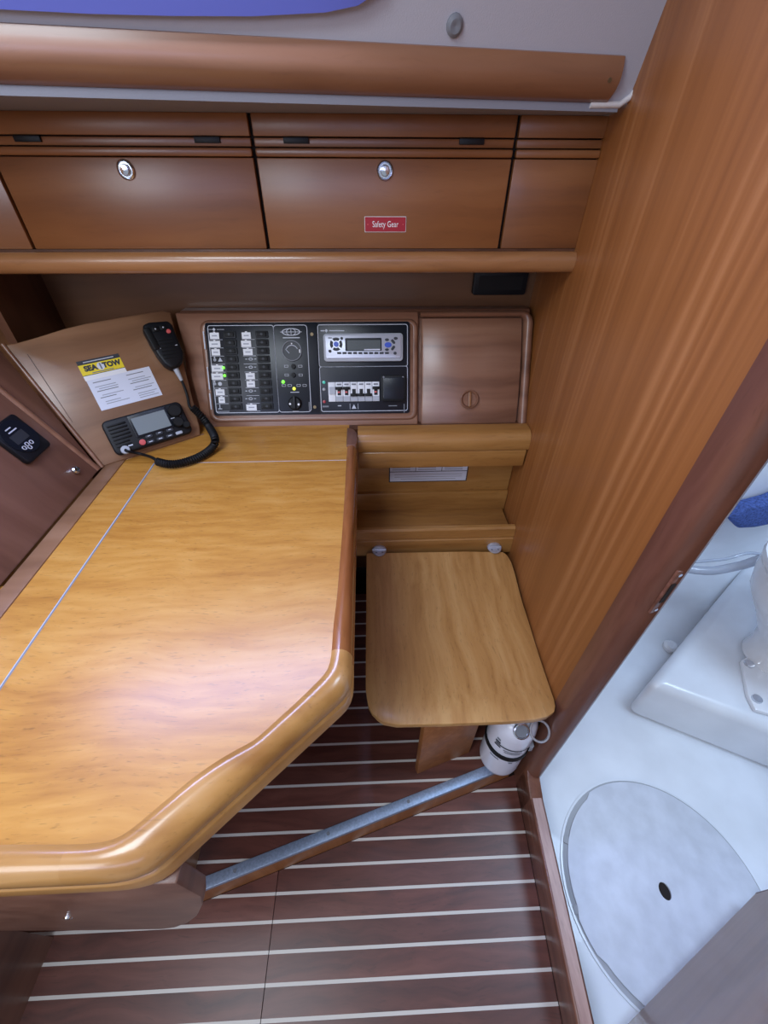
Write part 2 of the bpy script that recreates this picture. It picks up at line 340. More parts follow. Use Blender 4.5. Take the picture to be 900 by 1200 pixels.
bw = onZ(879, 730, .42); bwc = (bw.x+.225-1.27, bw.y+.03-.70)
lathe('bowl', pr, M_PORC, to, bwc, 28, ang=60)
ring('seat_ring', circ(*bwc, .185, 28), circ(*bwc, .12, 28), .336, .355, M_PORC, to)
# hose, towel, small white fitting
h1, h2, h3 = onY(815, 668, .86), onY(862, 664, .84), onY(905, 652, .80)
hp = smoothpath([h1+Vector((-.20, .10, -.02)), h1, h2, h3, h3+Vector((.2, .02, .0))], 6)
tag(tube('shower_hose', hp, .0135, M_HOSE, n=10), 'thick translucent hose looping in front of the shower wall', 'hose')
h1, h2, h3 = onY(850, 655, .88), onY(880, 648, .88), onY(910, 655, .87)
tag(tube('thin_pipe', smoothpath([h1+Vector((-.1, .0, -.01)), h1, h2, h3, h3+Vector((.1, 0, -.03))], 5), .005, M_HOSE, n=8), 'thin clear pipe arching above the thick hose', 'pipe')
tw = [onY(*p, .965) for p in ((850, 604), (862, 617), (880, 616), (905, 611), (930, 600), (930, 575), (900, 586), (870, 594))]
tag(prism('bath_mat', [(p.x, p.z) for p in tw], .95, 1.0, M_BLUE, bev=.012, seg=3, f=fXZ), 'blue fluffy mat hanging on the shower wall', 'mat')
fx = onZ(789, 750, .004)
tag(lathe('drain_cap', [(.0001, 0), (.024, 0), (.024, .012), (.017, .02), (.0001, .021)], M_PORC, c=(0, 0), n=14, mw=Matrix.Translation((fx.x-.03, fx.y-.03, .004))), 'small white cap on the shower pan by the platform', 'cap')
# door of the shower room
d0 = onZ(735, 1200, .08); d1 = onZ(885, 1047, .08); dd = (d1-d0).normalized()
hinge = d1-dd*.47
dt = thing('shower_door', 'open grey-brown wooden shower room door swung over the pan', 'door', mw=frame((hinge.x, hinge.y, .08), (dd.x, dd.y, 0), (-dd.y, dd.x, 0)))
# local: u along the door, w towards +normal, v = w x u is vertical (down or up)
vv = 1 if (dt.matrix_world.to_3x3() @ Vector((0, 1, 0))).z > 0 else -1
prism('door_panel', [(0, 0), (.47, 0), (.47, vv*1.75), (0, vv*1.75)], -.022, 0, M_DOORW, dt, .002)
box('edge_band', .47, .474, 0 if vv > 0 else -1.75, 1.75 if vv > 0 else 0, -.022, 0, M_SILL, dt)
# ------------------------------------------------------------------ structure: backs and cabin side
struct(prism('wall_back', [(-1.45, .0), (.46, .0), (.46, 1.36), (-1.45, 1.36)], 1.17, 1.19, M_BACK, f=fXZ), 'brown veneered hull lining behind the console', 'wall')
struct(prism('wall_left', [(-.75, 0), (1.17, 0), (1.17, 2.02), (-.75, 2.02)], -1.47, -1.45, M_BULK, f=fYZ), 'brown veneered bulkhead beyond the bench', 'wall')
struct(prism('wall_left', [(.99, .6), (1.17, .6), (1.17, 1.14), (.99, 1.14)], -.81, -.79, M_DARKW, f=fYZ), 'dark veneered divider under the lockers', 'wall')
cd = nrm((1, .18125, 0)); CO = Vector((.38, .875, 1.385)); wcn = cd.cross(Vector((0, -.39, 1))).normalized()
CM = frame(CO, cd, wcn)                       # cabin side frame: u along, v up, w inward
# white cabin side with opening for the portlight
pu0, pu1, pv0, pv1 = -1.25, -.345, .046, .24
cs = struct(prism('wall_cabin_side', [(-1.75, -.021), (.045, -.021), (.045, .66), (-1.75, .66)], -.03, -.002, M_VINYL, mw=CM), 'white vinyl cabin side above the wooden valance', 'wall')
pipe_pts = [(-.03, -.022, 0), (.02, -.021, 0), (.034, -.012, 0), (.040, .0, 0), (.042, .1, 0), (.043, .4, 0)]
tube('edge_piping', pipe_pts, .0045, M_PIPING, cs)
bot = [(-1.25, .050), (-1.1, .044), (-.79, .0430), (-.70, .0435), (-.613, .0455), (-.52, .0490), (-.434, .0555), (-.395, .0625), (-.368, .075), (-.352, .10), (-.348, .13), (-.352, .17), (-.37, .205), (-.40, .228), (-.45, .24), (-1.1, .24), (-1.25, .232), (-1.30, .20), (-1.315, .14), (-1.30, .08)]
wc = (-.83, .142)
def wsc(du, dv): return [(wc[0]+(p[0]-wc[0])*du, wc[1]+(p[1]-wc[1])*dv) for p in bot]
wn = struct(ring('window_1', bot, wsc(.93, .70), -.003, .010, M_SHADE, mw=CM), 'blue-lit oblong portlight above the valance', 'window')
prism('pane', wsc(.935, .72), -.001, .004, M_PANE, wn)
pm = CM @ Matrix.Translation(((pu0+pu1)/2, (pv0+pv1)/2, .03))
pl_ = area('portlight_daylight', pm.translation, pm @ Vector((0, -.3, 1)), .8, .12, 8.0, (.55, .64, 1))
bt = loc2(CM, 533, 30)
tag(lathe('snap_button', [(.0001, 0), (.011, 0), (.011, .003), (.007, .006), (.004, .006), (.0001, .004)], M_INK2, n=16, mw=CM @ Matrix.Translation((bt[0], bt[1], -.002))), 'small grey snap button on the white cabin side', 'button')
# valance
v0, v1 = -1.7, -.004
vp = [(-.020, -.004)]+[(-.019+.05*i/8, .002+.011*math.sin(math.pi*i/8)) for i in range(9)]+[(.031, -.004)]
va = thing('valance', 'long convex varnished wooden valance below the white cabin side', 'valance', mw=CM)
loft('board', [[(u, p[0], p[1]) for p in vp] for u in (v0, v1)], M_VALA, va, ang=50)
s_ = loc2(CM, 710, 90)
lathe('screw', [(.0001, .011), (.003, .011), (.003, .0135), (.0001, .0135)], M_BRASS, va, (s_[0], s_[1]), 10)
# soffit
a0 = CM @ Vector((-1.75, -.022, .001)); a1 = CM @ Vector((.02, -.022, .001))
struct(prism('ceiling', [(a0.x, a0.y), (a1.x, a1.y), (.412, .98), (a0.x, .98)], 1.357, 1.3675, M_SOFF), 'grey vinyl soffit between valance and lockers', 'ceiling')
top = CM @ Vector((.045, .66, 0)); tl = CM @ Vector((-1.75, .66, 0)); CZ = top.z
HX0, HX1, HY0, HY1 = -.85, -.30, -.45, .10     # deck hatch opening
cl_ = struct(prism('ceiling', [(-1.45, HY1), (.40, HY1), (top.x, top.y), (tl.x, tl.y)], CZ-.02, CZ, M_VINYL), 'white headliner under the coachroof with a hatch opening', 'ceiling')
for a, b, c, d in ((-1.45, HX0, HY0, HY1), (HX1, .36, HY0, HY1), (-1.45, .36, -.75, HY0)): box('headliner_panel', a, b, c, d, CZ-.02, CZ, M_VINYL, cl_)
# ------------------------------------------------------------------ overhead lockers
LY = .95; zb, z1_, z2_, z3_, zt = 1.166, 1.301, 1.314, 1.327, 1.357
sx = [-1.09, -.631, -.188, .264, .416]
LG = 'overhead lockers'
labels = ['overhead locker front at the far end, beyond the locker without a plaque', 'overhead locker with a chrome knob and no plaque', 'overhead locker with a chrome knob and the red plaque', 'narrow plain locker front with no knob against the bulkhead']
knobs = {1: (148, 199), 2: (451, 200)}; hinges = {1: (33, 243), 2: (347, 553)}
for i in range(4):
    x0, x1 = sx[i]+.003, sx[i+1]-.003
    if i == 3: x1 = wallX(LY)
    t = thing('overhead_locker', labels[i], 'locker', loc=((x0+x1)/2, LY, zb), group=LG)
    ox, oz = (x0+x1)/2, zb
    def lb(nm, za, zc, yo, mat=M_LOCK, bv=.0015, par=t, d=.014): return prism(nm, [(x0-ox, za-oz), (x1-ox, za-oz), (x1-ox, zc-oz), (x0-ox, zc-oz)], yo, yo+d, mat, par, bv, f=fXZ)
    lb('upper_rail', z3_+.0012, zt, 0); lb('hinge_strip', z2_+.0008, z3_-.0005, .0015)
    lb('lid_edge', z1_+.0008, z2_-.0005, -.003, bv=.003); ld = lb('lid', zb, z1_-.0005, 0)
    prism('carcase', [(x0-.003-ox, zb-oz), (x1+.003-ox, zb-oz), (x1+.003-ox, zt-oz), (x0-.003-ox, zt-oz)], .0145, .21, M_GAPD, t, f=fXZ)
    for hx_ in hinges.get(i, ()):
        q = onY(hx_, 164, LY); box('hinge', q.x-ox-.0215, q.x-ox+.0215, -.003, .002, z3_-.008-oz, z3_+.0005-oz, M_BLACK, t, .001)
    if i in knobs:
        q = onY(*knobs[i], LY); km = Matrix.Translation((q.x-ox, 0, q.z-oz)) @ Matrix.Rotation(R(90), 4, 'X')
        k = lathe('latch_knob', [(.0145, 0), (.0145, .003), (.0125, .005), (.011, .003), (.0001, .003)], M_CHROME, t, n=24); k.matrix_local = km
        lathe('push_button', [(.0085, .003), (.0085, .006), (.007, .009), (.0001, .010)], M_CHROME, k, n=20)
pq = [onY(*p, LY) for p in ((427, 253.5), (475.5, 272))]
pc = ((pq[0].x+pq[1].x)/2, (pq[0].z+pq[1].z)/2); pw, ph = (pq[1].x-pq[0].x)/2, (pq[0].z-pq[1].z)/2
PM = frame((pc[0], LY-.0005, pc[1]), (1, 0, 0), (0, -1, 0))
pla = thing('safety_gear_plaque', 'small engraved red plaque reading Safety Gear', 'sign', mw=PM)
prism('pale_edge', rr(-pw, pw, -ph, ph, .001, 2), 0, .001, M_PIPING, pla); prism('plate', rr(-pw+.001, pw-.001, -ph+.001, ph-.001, .001, 2), .0008, .0018, M_RED, pla)
text('Safety Gear', .0135, M_WHITE, pla, (0, 0, .0019), sx=.78)
for s in (-1, 1): lathe('screw', [(.0001, .0018), (.0011, .0018), (.0011, .0024), (.0001, .0024)], M_PINK, pla, (s*(pw-.006), 0), 8)
lp = [(.952, 1.158), (.944, 1.163), (.937, 1.162), (.931, 1.156), (.929, 1.148), (.930, 1.137), (.934, 1.129), (.941, 1.126), (.955, 1.126)]
sf = thing('locker_shelf', 'wooden shelf with a rounded front lip under the overhead lockers', 'shelf')
prism('front_lip', lp, -1.42, .4155, M_LIP, sf, f=fYZ, ang=50)
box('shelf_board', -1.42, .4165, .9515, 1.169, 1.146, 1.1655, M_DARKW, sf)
q0, q1 = onY(555, 322, 1.165), onY(613, 344, 1.165)
bv_ = thing('black_vent_box', 'flat black box fixed under the locker shelf in the corner', 'box')
prism('housing', rr(q0.x, q1.x, q1.z, q0.z+.03, .006, 3), 1.15, 1.169, M_BLACK, bv_, .002, f=fXZ)
prism('front_slot', rr(q0.x+.012, q1.x-.012, q1.z+.012, q0.z, .002, 2), 1.149, 1.1505, M_BLACK2, bv_, f=fXZ)
# ------------------------------------------------------------------ chart table
tb = thing('chart_table', 'golden wooden chart table with rounded corner moulding', 'table')
inn_px = [(408, 512), (406, 540), (404, 580), (400, 640), (395, 700), (390, 740), (389, 766), (387, 778), (383, 788), (371, 801), (345, 826), (318, 850), (309, 859), (299, 868), (284, 876), (267, 880), (258, 886), (250, 893), (225, 913), (190, 942), (165, 964), (150, 976), (136, 984), (120, 988), (100, 990), (60, 990), (0, 990)]
inn = [onZ(*p, ZT) for p in inn_px]; inn = [Vector((p.x, p.y)) for p in inn]
inn.append(Vector((-1.0, inn[-1].y)))
xr, yf = -.0315, inn[-1].y-.031               # outer right edge, outer front edge
c1 = Vector((xr, .305)); c2 = Vector((-.262, yf)); dg = (Vector((-.243, .086))-Vector((-.040, .274))).normalized()
# outer outline: right edge, rounded corner, diagonal, rounded corner, front edge
o1 = Vector((xr, .300)); dgs = Vector((-.046, .262)); dge = Vector((-.226, .098)); o4 = Vector((-.285, yf))
outl = [Vector((xr, .95)), o1]
def bez(a, b, c, n): return [a*(1-t)**2+b*2*t*(1-t)+c*t*t for t in [i/n for i in range(n+1)]]
tdir = (dge-dgs).normalized()
def isect_x(x): s = (x-dgs.x)/tdir.x; return dgs+tdir*s
def isect_y(y): s = (y-dgs.y)/tdir.y; return dgs+tdir*s
outl = [Vector((xr, .95))]+bez(o1, isect_x(xr), dgs, 6)+bez(dge, isect_y(yf), o4, 6)+[Vector((-1.0, yf))]
def resample(P, fr):
    L = [0]
    for i in range(len(P)-1): L.append(L[-1]+(P[i+1]-P[i]).length)
    o = []
    for f_ in fr:
        d = f_*L[-1]; i = 0
        while i < len(P)-2 and L[i+1] < d: i += 1
        t = (d-L[i])/max(1e-9, L[i+1]-L[i]); o.append(P[i].lerp(P[i+1], min(1, max(0, t))))
    return o
def nearest(P, q):                            # nearest point of a polyline
    best = None
    for i in range(len(P)-1):
        a, b = P[i], P[i+1]; t = max(0, min(1, (q-a).dot(b-a)/max(1e-12, (b-a).length_squared))); c = a+(b-a)*t
        if best is None or (c-q).length < (best-q).length: best = c
    return best
# pairs: march along a dense outer line, find nearest inner
dense = resample(outl, [i/150 for i in range(151)]) 
pairs = [(nearest(inn, q), q) for q in dense]
pairs[-1] = (inn[-1], outl[-1])
# smooth the inner partner so that it never runs backwards
for _ in range(3): pairs = [pairs[0]]+[((pairs[i-1][0]+pairs[i][0]*2+pairs[i+1][0])/4, pairs[i][1]) for i in range(1, len(pairs)-1)]+[pairs[-1]]
def mould_rows(prs):
    rows = []
    for a, b in prs:
        n = (b-a); w = n.length; n = n/w; r = []
        P = [(0, -.012), (0, .001), (.004, .0045), (.010, .0055)]
        rr_ = min(.03, w-.010)
        P += [(w-rr_+rr_*math.sin(R(t)), .0055-.024*(1-math.cos(R(t)))) for t in (15, 35, 55, 75, 90)]
        P += [(w, -.026), (w-.0015, -.031), (w-.005, -.033), (w-.005, -.0345), (w-.0005, -.037), (w+.0005, -.040), (w+.0002, -.064), (w-.006, -.069), (w-.02, -.07), (.006, -.07), (.006, -.012)]
        rows.append([(a.x+n.x*s, a.y+n.y*s, ZT+z) for s, z in P])
    return rows
# split in three lengths: right edge, diagonal corner, front edge
i1 = min(range(len(dense)), key=lambda i: abs(dense[i].y-.318) if dense[i].x > -.05 else 9)
i2 = min(range(len(dense)), key=lambda i: abs(dense[i].x+.31) if dense[i].y < .15 else 9)
mr = mould_rows(pairs)
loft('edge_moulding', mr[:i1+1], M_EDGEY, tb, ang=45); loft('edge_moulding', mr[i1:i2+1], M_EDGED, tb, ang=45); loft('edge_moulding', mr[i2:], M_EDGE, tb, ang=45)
innp = [(p.x-.0008, p.y) for p in inn]
LX, BY = -.495, .817
lidp = [p for p in innp if p[1] < BY-.002 and p[0] > LX]
ycut = [p[1] for p in innp][-1]
inx = []
for a, b in pairs:
    q = a+(b-a).normalized()*.006
    if q.y < BY-.004 and q.x > LX+.004: inx.append((q.x, q.y))
ycut = pairs[-1][0].y-.004; lidp = inx
lid_poly = [(lidp[0][0], BY-.0022)]+lidp+[(LX+.0015, ycut), (LX+.0015, BY-.0022)]
prism('lid_board', lid_poly, ZT-.016, ZT, M_TOP, tb)
prism('back_board', [(innp[0][0]+.002, BY), (innp[0][0]+.002, 1.02), (-.60, 1.02), (-.60, BY+.005), (LX, BY+.003), (LX, BY)][::-1], ZT-.016, ZT, M_TOP, tb)
prism('left_board', [(-.602, ycut), (LX-.0015, ycut), (LX-.0015, BY+.0005), (-.602, BY+.0035)], ZT-.016, ZT, M_TOP, tb)
prism('left_board', [(-1.0, ycut), (-.6025, ycut), (-.6025, .46), (-1.0, .46)], ZT-.016, ZT-.0002, M_TOP, tb)
box('shade_strip', -.6022, -.567, ycut, .84, ZT-.004, ZT+.0025, M_RADIO, tb, .001)  # thin dark strip standing in for the side board's shade on the table
box('hinge_line', LX-.0012, LX+.0012, ycut, BY+.002, ZT-.01, ZT-.0002, M_INK2, tb); box('back_seam', LX, innp[0][0], BY-.0024, BY, ZT-.01, ZT-.0002, M_LINE, tb)
box('hinge_leaf', LX-.0024, LX-.0013, ycut, BY, ZT-.01, ZT+.0004, M_LINE, tb)
prism('under_board', [(-.60, .14), (-.29, .14), (-.075, .34), (-.075, .93), (-.60, .93)], ZT-.04, ZT-.017, M_DARKW, tb)
# knee panel under the front edge
KY = yf+.004
kp = [onY(*p, KY) for p in ((236, 1052), (237, 1062), (231, 1074), (220, 1082), (206, 1087), (190, 1089), (100, 1090.5), (0, 1091), (-60, 1091))]
kpoly = [(kp[0].x+.0, ZT-.07)]+[(p.x, p.z) for p in kp]+[(kp[-1].x, ZT-.07)]
kn = prism('knee_panel', kpoly, KY, KY+.022, M_SIDE, tb, .003, f=fXZ)
q = onY(80, 1075, KY); lathe('screw', [(.0001, 0), (.006, 0), (.005, .002), (.0001, .002)], M_CHROME, kn, n=12).matrix_local = Matrix.Translation((q.x, KY, q.z)) @ Matrix.Rotation(R(90), 4, 'X')
# pedestal panel
box('pedestal_panel', -.425, -.405, .168, .90, ZF-.001, ZT-.039, M_RADIO, tb, .002)
bn = thing('bench', 'grey-brown boxed bench standing on the striped floor below the table', 'bench')
prism('side_panel', [(-.75, 0), (.112, 0), (.112, .42), (-.75, .42)], -.735, -.715, M_SIDE, bn, f=fYZ)
prism('end_panel', [(-1.4, 0), (-.735, 0), (-.735, .42), (-1.4, .42)], .092, .112, M_SIDE, bn, f=fXZ)
box('seat_board', -1.4, -.712, -.75, .114, .42, .44, M_SEAT, bn, .004)
# ------------------------------------------------------------------ fiddle rail, back boards, seat rail
fid = thing('fiddle_rail', 'tan wooden fiddle rail with two stepped mouldings behind the seat', 'rail')
xl, xe = xr+.002, lambda Y: wallX(Y)-.0005
fz = CH-.530
prism('upper_moulding', [(.965, fz-.014), (.965, fz+.002), (.935, fz+.002), (.925, fz-.001), (.917, fz-.008), (.912, fz-.02), (.911, fz-.044), (.914, fz-.047), (.965, fz-.047)], xl, xe(.911), M_RAIL, fid, f=fYZ, ang=50)
prism('lower_moulding', [(.962, fz-.048), (.917, fz-.048), (.914, fz-.051), (.914, fz-.097), (.962, fz-.097)], xl+.001, xe(.914)-.004, M_RAIL, fid, .001, f=fYZ)
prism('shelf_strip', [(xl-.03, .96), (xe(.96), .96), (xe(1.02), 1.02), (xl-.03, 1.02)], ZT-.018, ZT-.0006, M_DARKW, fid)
cb = prism('corner_cap', [(-.057, .956), (-.057, .872), (xr-.001, .872), (xr+.0015, .89)]+[(xr-.0255+.027*math.cos(R(a)), .915+.041*math.sin(R(a))) for a in range(0, 91, 15)], ZT-.06, ZT+.0075, M_SIDE, fid, .003)
rb = thing('seat_back_boards', 'stepped tan boards closing the hollow behind the seat', 'boards')
box('upper_board', -.2, xe(.99), .995, 1.01, .39, .74, M_RAIL, rb, .001)
zq = onY(500, 577, .985).z; box('lower_board', -.2, xe(.982), .982, .996, .38, zq, M_RAIL, rb, .003)
zq2 = onY(500, 597, .98).z; box('trough_floor', -.2, xe(.84), .862, .984, zq2-.02, zq2, M_RAIL, rb, .001)
sl0, sl1 = onY(456, 546, .994), onY(546.5, 563.5, .994)
SM = frame(((sl0.x+sl1.x)/2, .9945, sl1.z), (1, 0, 0), (0, -1, 0)); w_ = (sl1.x-sl0.x)/2; hh = sl0.z-sl1.z
stk = thing('instruction_label', 'white printed instruction label under the fiddle rail', 'label', mw=SM)
box('black_border', -w_, w_, 0, hh+.03, 0, .0005, M_INK, stk); box('paper', -w_+.003, w_-.003, .003, hh+.027, .0003, .0008, M_PAPER, stk)
box('rule', -w_+.003, w_-.003, hh*.62, hh*.62+.002, .0007, .0011, M_INK, stk)
for t in (-.33, .33): box('rule', w_*t-.0008, w_*t+.0008, hh*.64, hh+.02, .0007, .0011, M_INK, stk)
for k in range(3): box('print_line', -w_*(.86 if k else .7), w_*(.86 if k else .7), hh*(.16+.14*k), hh*(.16+.14*k)+.0018, .0007, .001, M_TINT, stk)
for k in range(2):
    for t in (-.92, -.27, .40): box('print_line', w_*t, w_*(t+.45), hh*(.74+.12*k), hh*(.74+.12*k)+.002, .0007, .001, M_INK2, stk)
SY = .846
srl = thing('seat_rail', 'tan grooved rail carrying the seat hinges', 'rail')
prism('rail', [(SY, ZS-.025), (SY, ZS+.030), (SY+.003, ZS+.033), (SY+.003, ZS+.036), (SY+.001, ZS+.039), (SY+.003, ZS+.066), (SY+.008, ZS+.071), (SY+.018, ZS+.071), (SY+.018, ZS-.025)], -.045, xe(SY), M_RAIL, srl, f=fYZ, ang=25)
# ------------------------------------------------------------------ folding seat
ft = thing('folding_seat', 'tan plywood folding seat with rounded corners beside the bulkhead', 'seat', loc=(.185, SY, ZS))
seat_px = [(429.5, 648), (587, 645), (593, 648), (599, 655), (605, 670), (613, 697), (622, 722), (632, 750), (642, 777), (651, 799), (655, 813), (654.5, 824), (650, 833), (641, 839), (627, 842), (600, 844), (540, 846.5), (480, 848), (462, 848), (448, 845), (437, 836), (431, 824), (428.5, 805), (428.5, 760), (429, 700)]
sp_ = [onZ(*p, ZS) for p in seat_px]
sp_ = [(min(p.x, wallX(p.y)-.004)-.185, min(p.y, SY-.002)-SY) for p in sp_]
bm = bmesh.new()
def seat_drop(y): t = min(1, max(0, -y/.49)); e = max(0, (t-.9)/.1); return -.022*math.sin(math.pi*t)-.005*e*e
# grid of strips so the front can roll down
import bisect
NS = 26; ymin = min(p[1] for p in sp_); ymax = max(p[1] for p in sp_)
def xr_at(y):
    xs = []
    for i in range(len(sp_)):
        a, b = sp_[i], sp_[(i+1) % len(sp_)]
        if (a[1]-y)*(b[1]-y) <= 0 and abs(a[1]-b[1]) > 1e-9: t = (y-a[1])/(b[1]-a[1]); xs.append(a[0]+(b[0]-a[0])*t)
    return (min(xs), max(xs)) if xs else None
ys_ = [ymin+.0004+(ymax-ymin-.0008)*(1-math.cos(math.pi*i/NS))/2 for i in range(NS+1)]
rows = []
for y in ys_:
    a, b = xr_at(y); d = seat_drop(y); N_ = 8
    tp = [(a+(b-a)*k/N_, y, d) for k in range(N_+1)]; bt_ = [(a+(b-a)*k/N_, y, d-.014) for k in range(N_, -1, -1)]
    rows.append(tp+bt_)
V = [[bm.verts.new(p) for p in r] for r in rows]; n_ = len(rows[0])
for i in range(len(V)-1):
    for j in range(n_): bm.faces.new((V[i][j], V[i][(j+1) % n_], V[i+1][(j+1) % n_], V[i+1][j]))
bm.faces.new(V[0][::-1]); bm.faces.new(V[-1]); bmesh.ops.recalc_face_normals(bm, faces=bm.faces[:]); bevel(bm, .003, 2, 50)
finish('seat_board', bm, M_SEAT, ft)
for hx_ in (444.5, 580.5):
    q = onZ(hx_, 647, ZS); xx = q.x-.185; hr = .020
    hg = prism('hinge', [(xx+hr*math.cos(R(a)), hr*1.15*math.sin(R(a))-.006) for a in range(180, 361, 15)], 0, .0035, M_STEEL, ft, .0006)
    prism('wall_leaf', [(xx+hr*math.cos(R(a)), hr*.8*math.sin(R(a))+.001) for a in range(0, 181, 15)], -.006, .001, M_STEEL, hg, .0006, f=fXZ)
    tube('hinge_pin', [(xx-.02, -.006, .004), (xx+.02, -.006, .004)], .0032, M_STEEL, hg)
    for dx, dy in ((-.009, -.016), (.009, -.016)): lathe('screw', [(.0001, .0035), (.0032, .0035), (.0025, .0044), (.0001, .0044)], M_INK2, hg, (xx+dx, dy), 8)
# seat support board standing on the raised floor
g0, g1 = onZ(489, 907, ZF), onZ(561, 877, ZF)
gd = (g1-g0).normalized(); gl = .150
gm = frame((g0.x, g0.y, ZF), (gd.x, gd.y, 0), (gd.y, -gd.x, 0))
hs = ZS-.014-ZF+.002
tag(prism('seat_support_board', [(0, 0), (gl, 0), (gl, hs), (0, hs)], -.016, 0, M_BULK, bev=.001, mw=gm), 'upright diagonal wooden board holding up the folding seat', 'board')
# ------------------------------------------------------------------ fire extinguisher
EX, EY, ER = .320, .400, .050
fe = thing('fire_extinguisher', 'small white fire extinguisher with a black strap under the seat', 'fire extinguisher', loc=(EX, EY, ZF+.0035))
lathe('cylinder', [(.0001, .004), (.034, .002), (.044, .004), (.049, .012), (ER, .022), (ER, .212), (.0485, .228), (.044, .243), (.034, .254), (.022, .260), (.018, .275), (.0001, .275)], M_EXT, fe, n=36, ang=50)
lathe('strap', [(ER+.0005, .118), (ER+.003, .118), (ER+.003, .134), (ER+.0005, .134)], M_BLACK2, fe, n=36)
def bent(nm, a0_, a1_, z0, z1, mat, par, r=ER+.0012, tilt=0):
    k = max(2, int((a1_-a0_)/6)); return loft(nm, [[(rad*math.cos(R(a0_+(a1_-a0_)*i/k)), rad*math.sin(R(a0_+(a1_-a0_)*i/k)), z+tilt*i/k) for rad, z in ((r, z0), (r+.0008, z0), (r+.0008, z1), (r, z1))] for i in range(k+1)], mat, par)
for k, (a, b, z, h_) in enumerate(((212, 300, .175, .003), (236, 285, .164, .0022), (240, 280, .156, .002), (210, 224, .182, .006), (210, 228, .166, .004), (212, 222, .195, .005), (210, 236, .104, .003), (262, 272, .103, .004), (284, 292, .103, .004))):
    bent('print_band', a, b, z, z+h_, M_INK if k in (0, 3, 4) else M_INK2, fe)
ga = lathe('pressure_gauge', [(.0001, 0), (.021, 0), (.022, .004), (.021, .008), (.018, .009), (.017, .006), (.0001, .006)], M_CHROME, fe, n=20)
ga.matrix_local = Matrix.Translation((-.004, -.034, .250)) @ Matrix.Rotation(R(50), 4, 'X') @ Matrix.Scale(.85, 4)
lathe('dial', [(.0001, .006), (.016, .006), (.016, .0065), (.0001, .0065)], M_INK2, ga, n=18)
rgp = [(.021*math.cos(2*math.pi*i/24), .021*math.sin(2*math.pi*i/24), 0) for i in range(24)]
pr_ = loft('pull_ring', [[Vector((p[0], p[1], 0))+(Vector((p[0], p[1], 0)).normalized()*math.cos(2*math.pi*k/6)+Vector((0, 0, 1))*math.sin(2*math.pi*k/6))*.0028 for k in range(6)] for p in rgp], M_STEEL, fe, wrap=True, ang=60)
pr_.matrix_local = Matrix.Translation((.036, -.038, .252)) @ Matrix.Rotation(R(30), 4, 'X')
box('valve_head', -.02, .035, -.014, .014, .273, .305, M_BLACK, fe, .004)
box('bracket', .020, .062, -.004, .04, .02, .26, M_BLACK2, fe, .003); box('strap_buckle', .044, .056, -.028, -.008, .108, .138, M_GREYP, fe, .002)
# ------------------------------------------------------------------ instrument console (tilted)
t27 = R(27); BM_ = frame((0, .984, ZT), (1, 0, 0), (0, -math.cos(t27), math.sin(t27)))
def B(x, y, w=0): return loc2(BM_, x, y, w)
def cA(x, y, w=.006): return B(230+x/6, 370+y/6, w)
def cB(x, y, w=.006): return B(365+x/6.923, 370+y/6.92, w)
con = thing('instrument_console', 'reddish wooden console holding the black switch panels', 'console', mw=BM_)
# carcase: side profile in world turned to the frame
inv = BM_.inverted()
pf = [(.990, ZT-.012), (1.002, ZT-.012), (1.165, ZT-.012), (1.165, 1.008), (1.128, 1.010), (1.120, 1.0)]
def fcon(p, h): return tuple(inv @ Vector((h, p[0], p[1])))
prism('carcase', pf, -.466, .418, M_CONS, con, .003, f=fcon)
uL, uM, uR = B(203, 366)[0], .1315, .4225
vT = .276
fas = [(B(237, 505)[0]+.006, -.004), (uM-.002, -.004), (uM-.002, vT), (B(203, 366)[0]+.003, vT)]
fa = prism('fascia', fas, -.016, 0, M_CONS, con, .004, 3)
e0, e1 = B(233.5, 375.5), B(489, 491.5)
ou = rr(e0[0], e1[0], e1[1], e0[1], .022, 6); iu = rr(e0[0]+.011, e1[0]-.011, e1[1]+.009, e0[1]-.009, .013, 6)
md = rr(e0[0]+.006, e1[0]-.006, e1[1]+.005, e0[1]-.005, .017, 6)
bm = bmesh.new(); Q = [[bm.verts.new((p[0], p[1], h)) for p in s] for s, h in ((ou, -.001), (ou, .001), (md, .0035), (iu, .0025), (iu, -.001))]
for k in range(4):
    for i in range(len(ou)): bm.faces.new((Q[k][i], Q[k][(i+1) % len(ou)], Q[k+1][(i+1) % len(ou)], Q[k+1][i]))
finish('opening_rim', bm, M_CONS, con, ang=70)
# frame moulding along top and right of the cupboard
fr_o = [(uM+.002, vT)]+[(uR-.03+.03*math.sin(R(a)), vT-.03+.03*math.cos(R(a))) for a in range(0, 91, 15)]+[(uR, -.006)]
fr_i = [(uM+.002, vT-.014)]+[(uR-.036+.012*math.sin(R(a)), vT-.014-.012+.012*math.cos(R(a))) for a in range(0, 91, 15)]+[(uR-.024, -.006)]
rows = []
for a, b in zip(fr_o, fr_i):
    a, b = Vector(a), Vector(b)
    rows.append([(*a.lerp(b, s), z) for s, z in ((0, -.018), (0, -.002), (.15, .005), (.4, .010), (.65, .011), (.85, .008), (1, .003), (1, -.018))])
loft('cupboard_frame', rows, M_CONS, con, ang=50)
du0, du1, dv1 = uM+.006, uR-.030, vT-.018
rows = []
for i in range(13):
    v = -.004+(dv1+.004)*i/12; bulge = .012*math.sin(math.pi*i/12)**.8
    rows.append([(du0, v, -.016), (du0, v, bulge-.003), (du0+.004, v, bulge), (du1-.004, v, bulge), (du1, v, bulge-.003), (du1, v, -.016)])
cdr = loft('cupboard_door', rows, M_CONS, con, ang=40)
k0 = B(550, 468, .01)
kn_ = lathe('finger_pull', [(.0001, .0105), (.017, .011), (.019, .014), (.0215, .0165), (.024, .0145), (.0245, .004)], M_CONS, cdr, k0, 28)
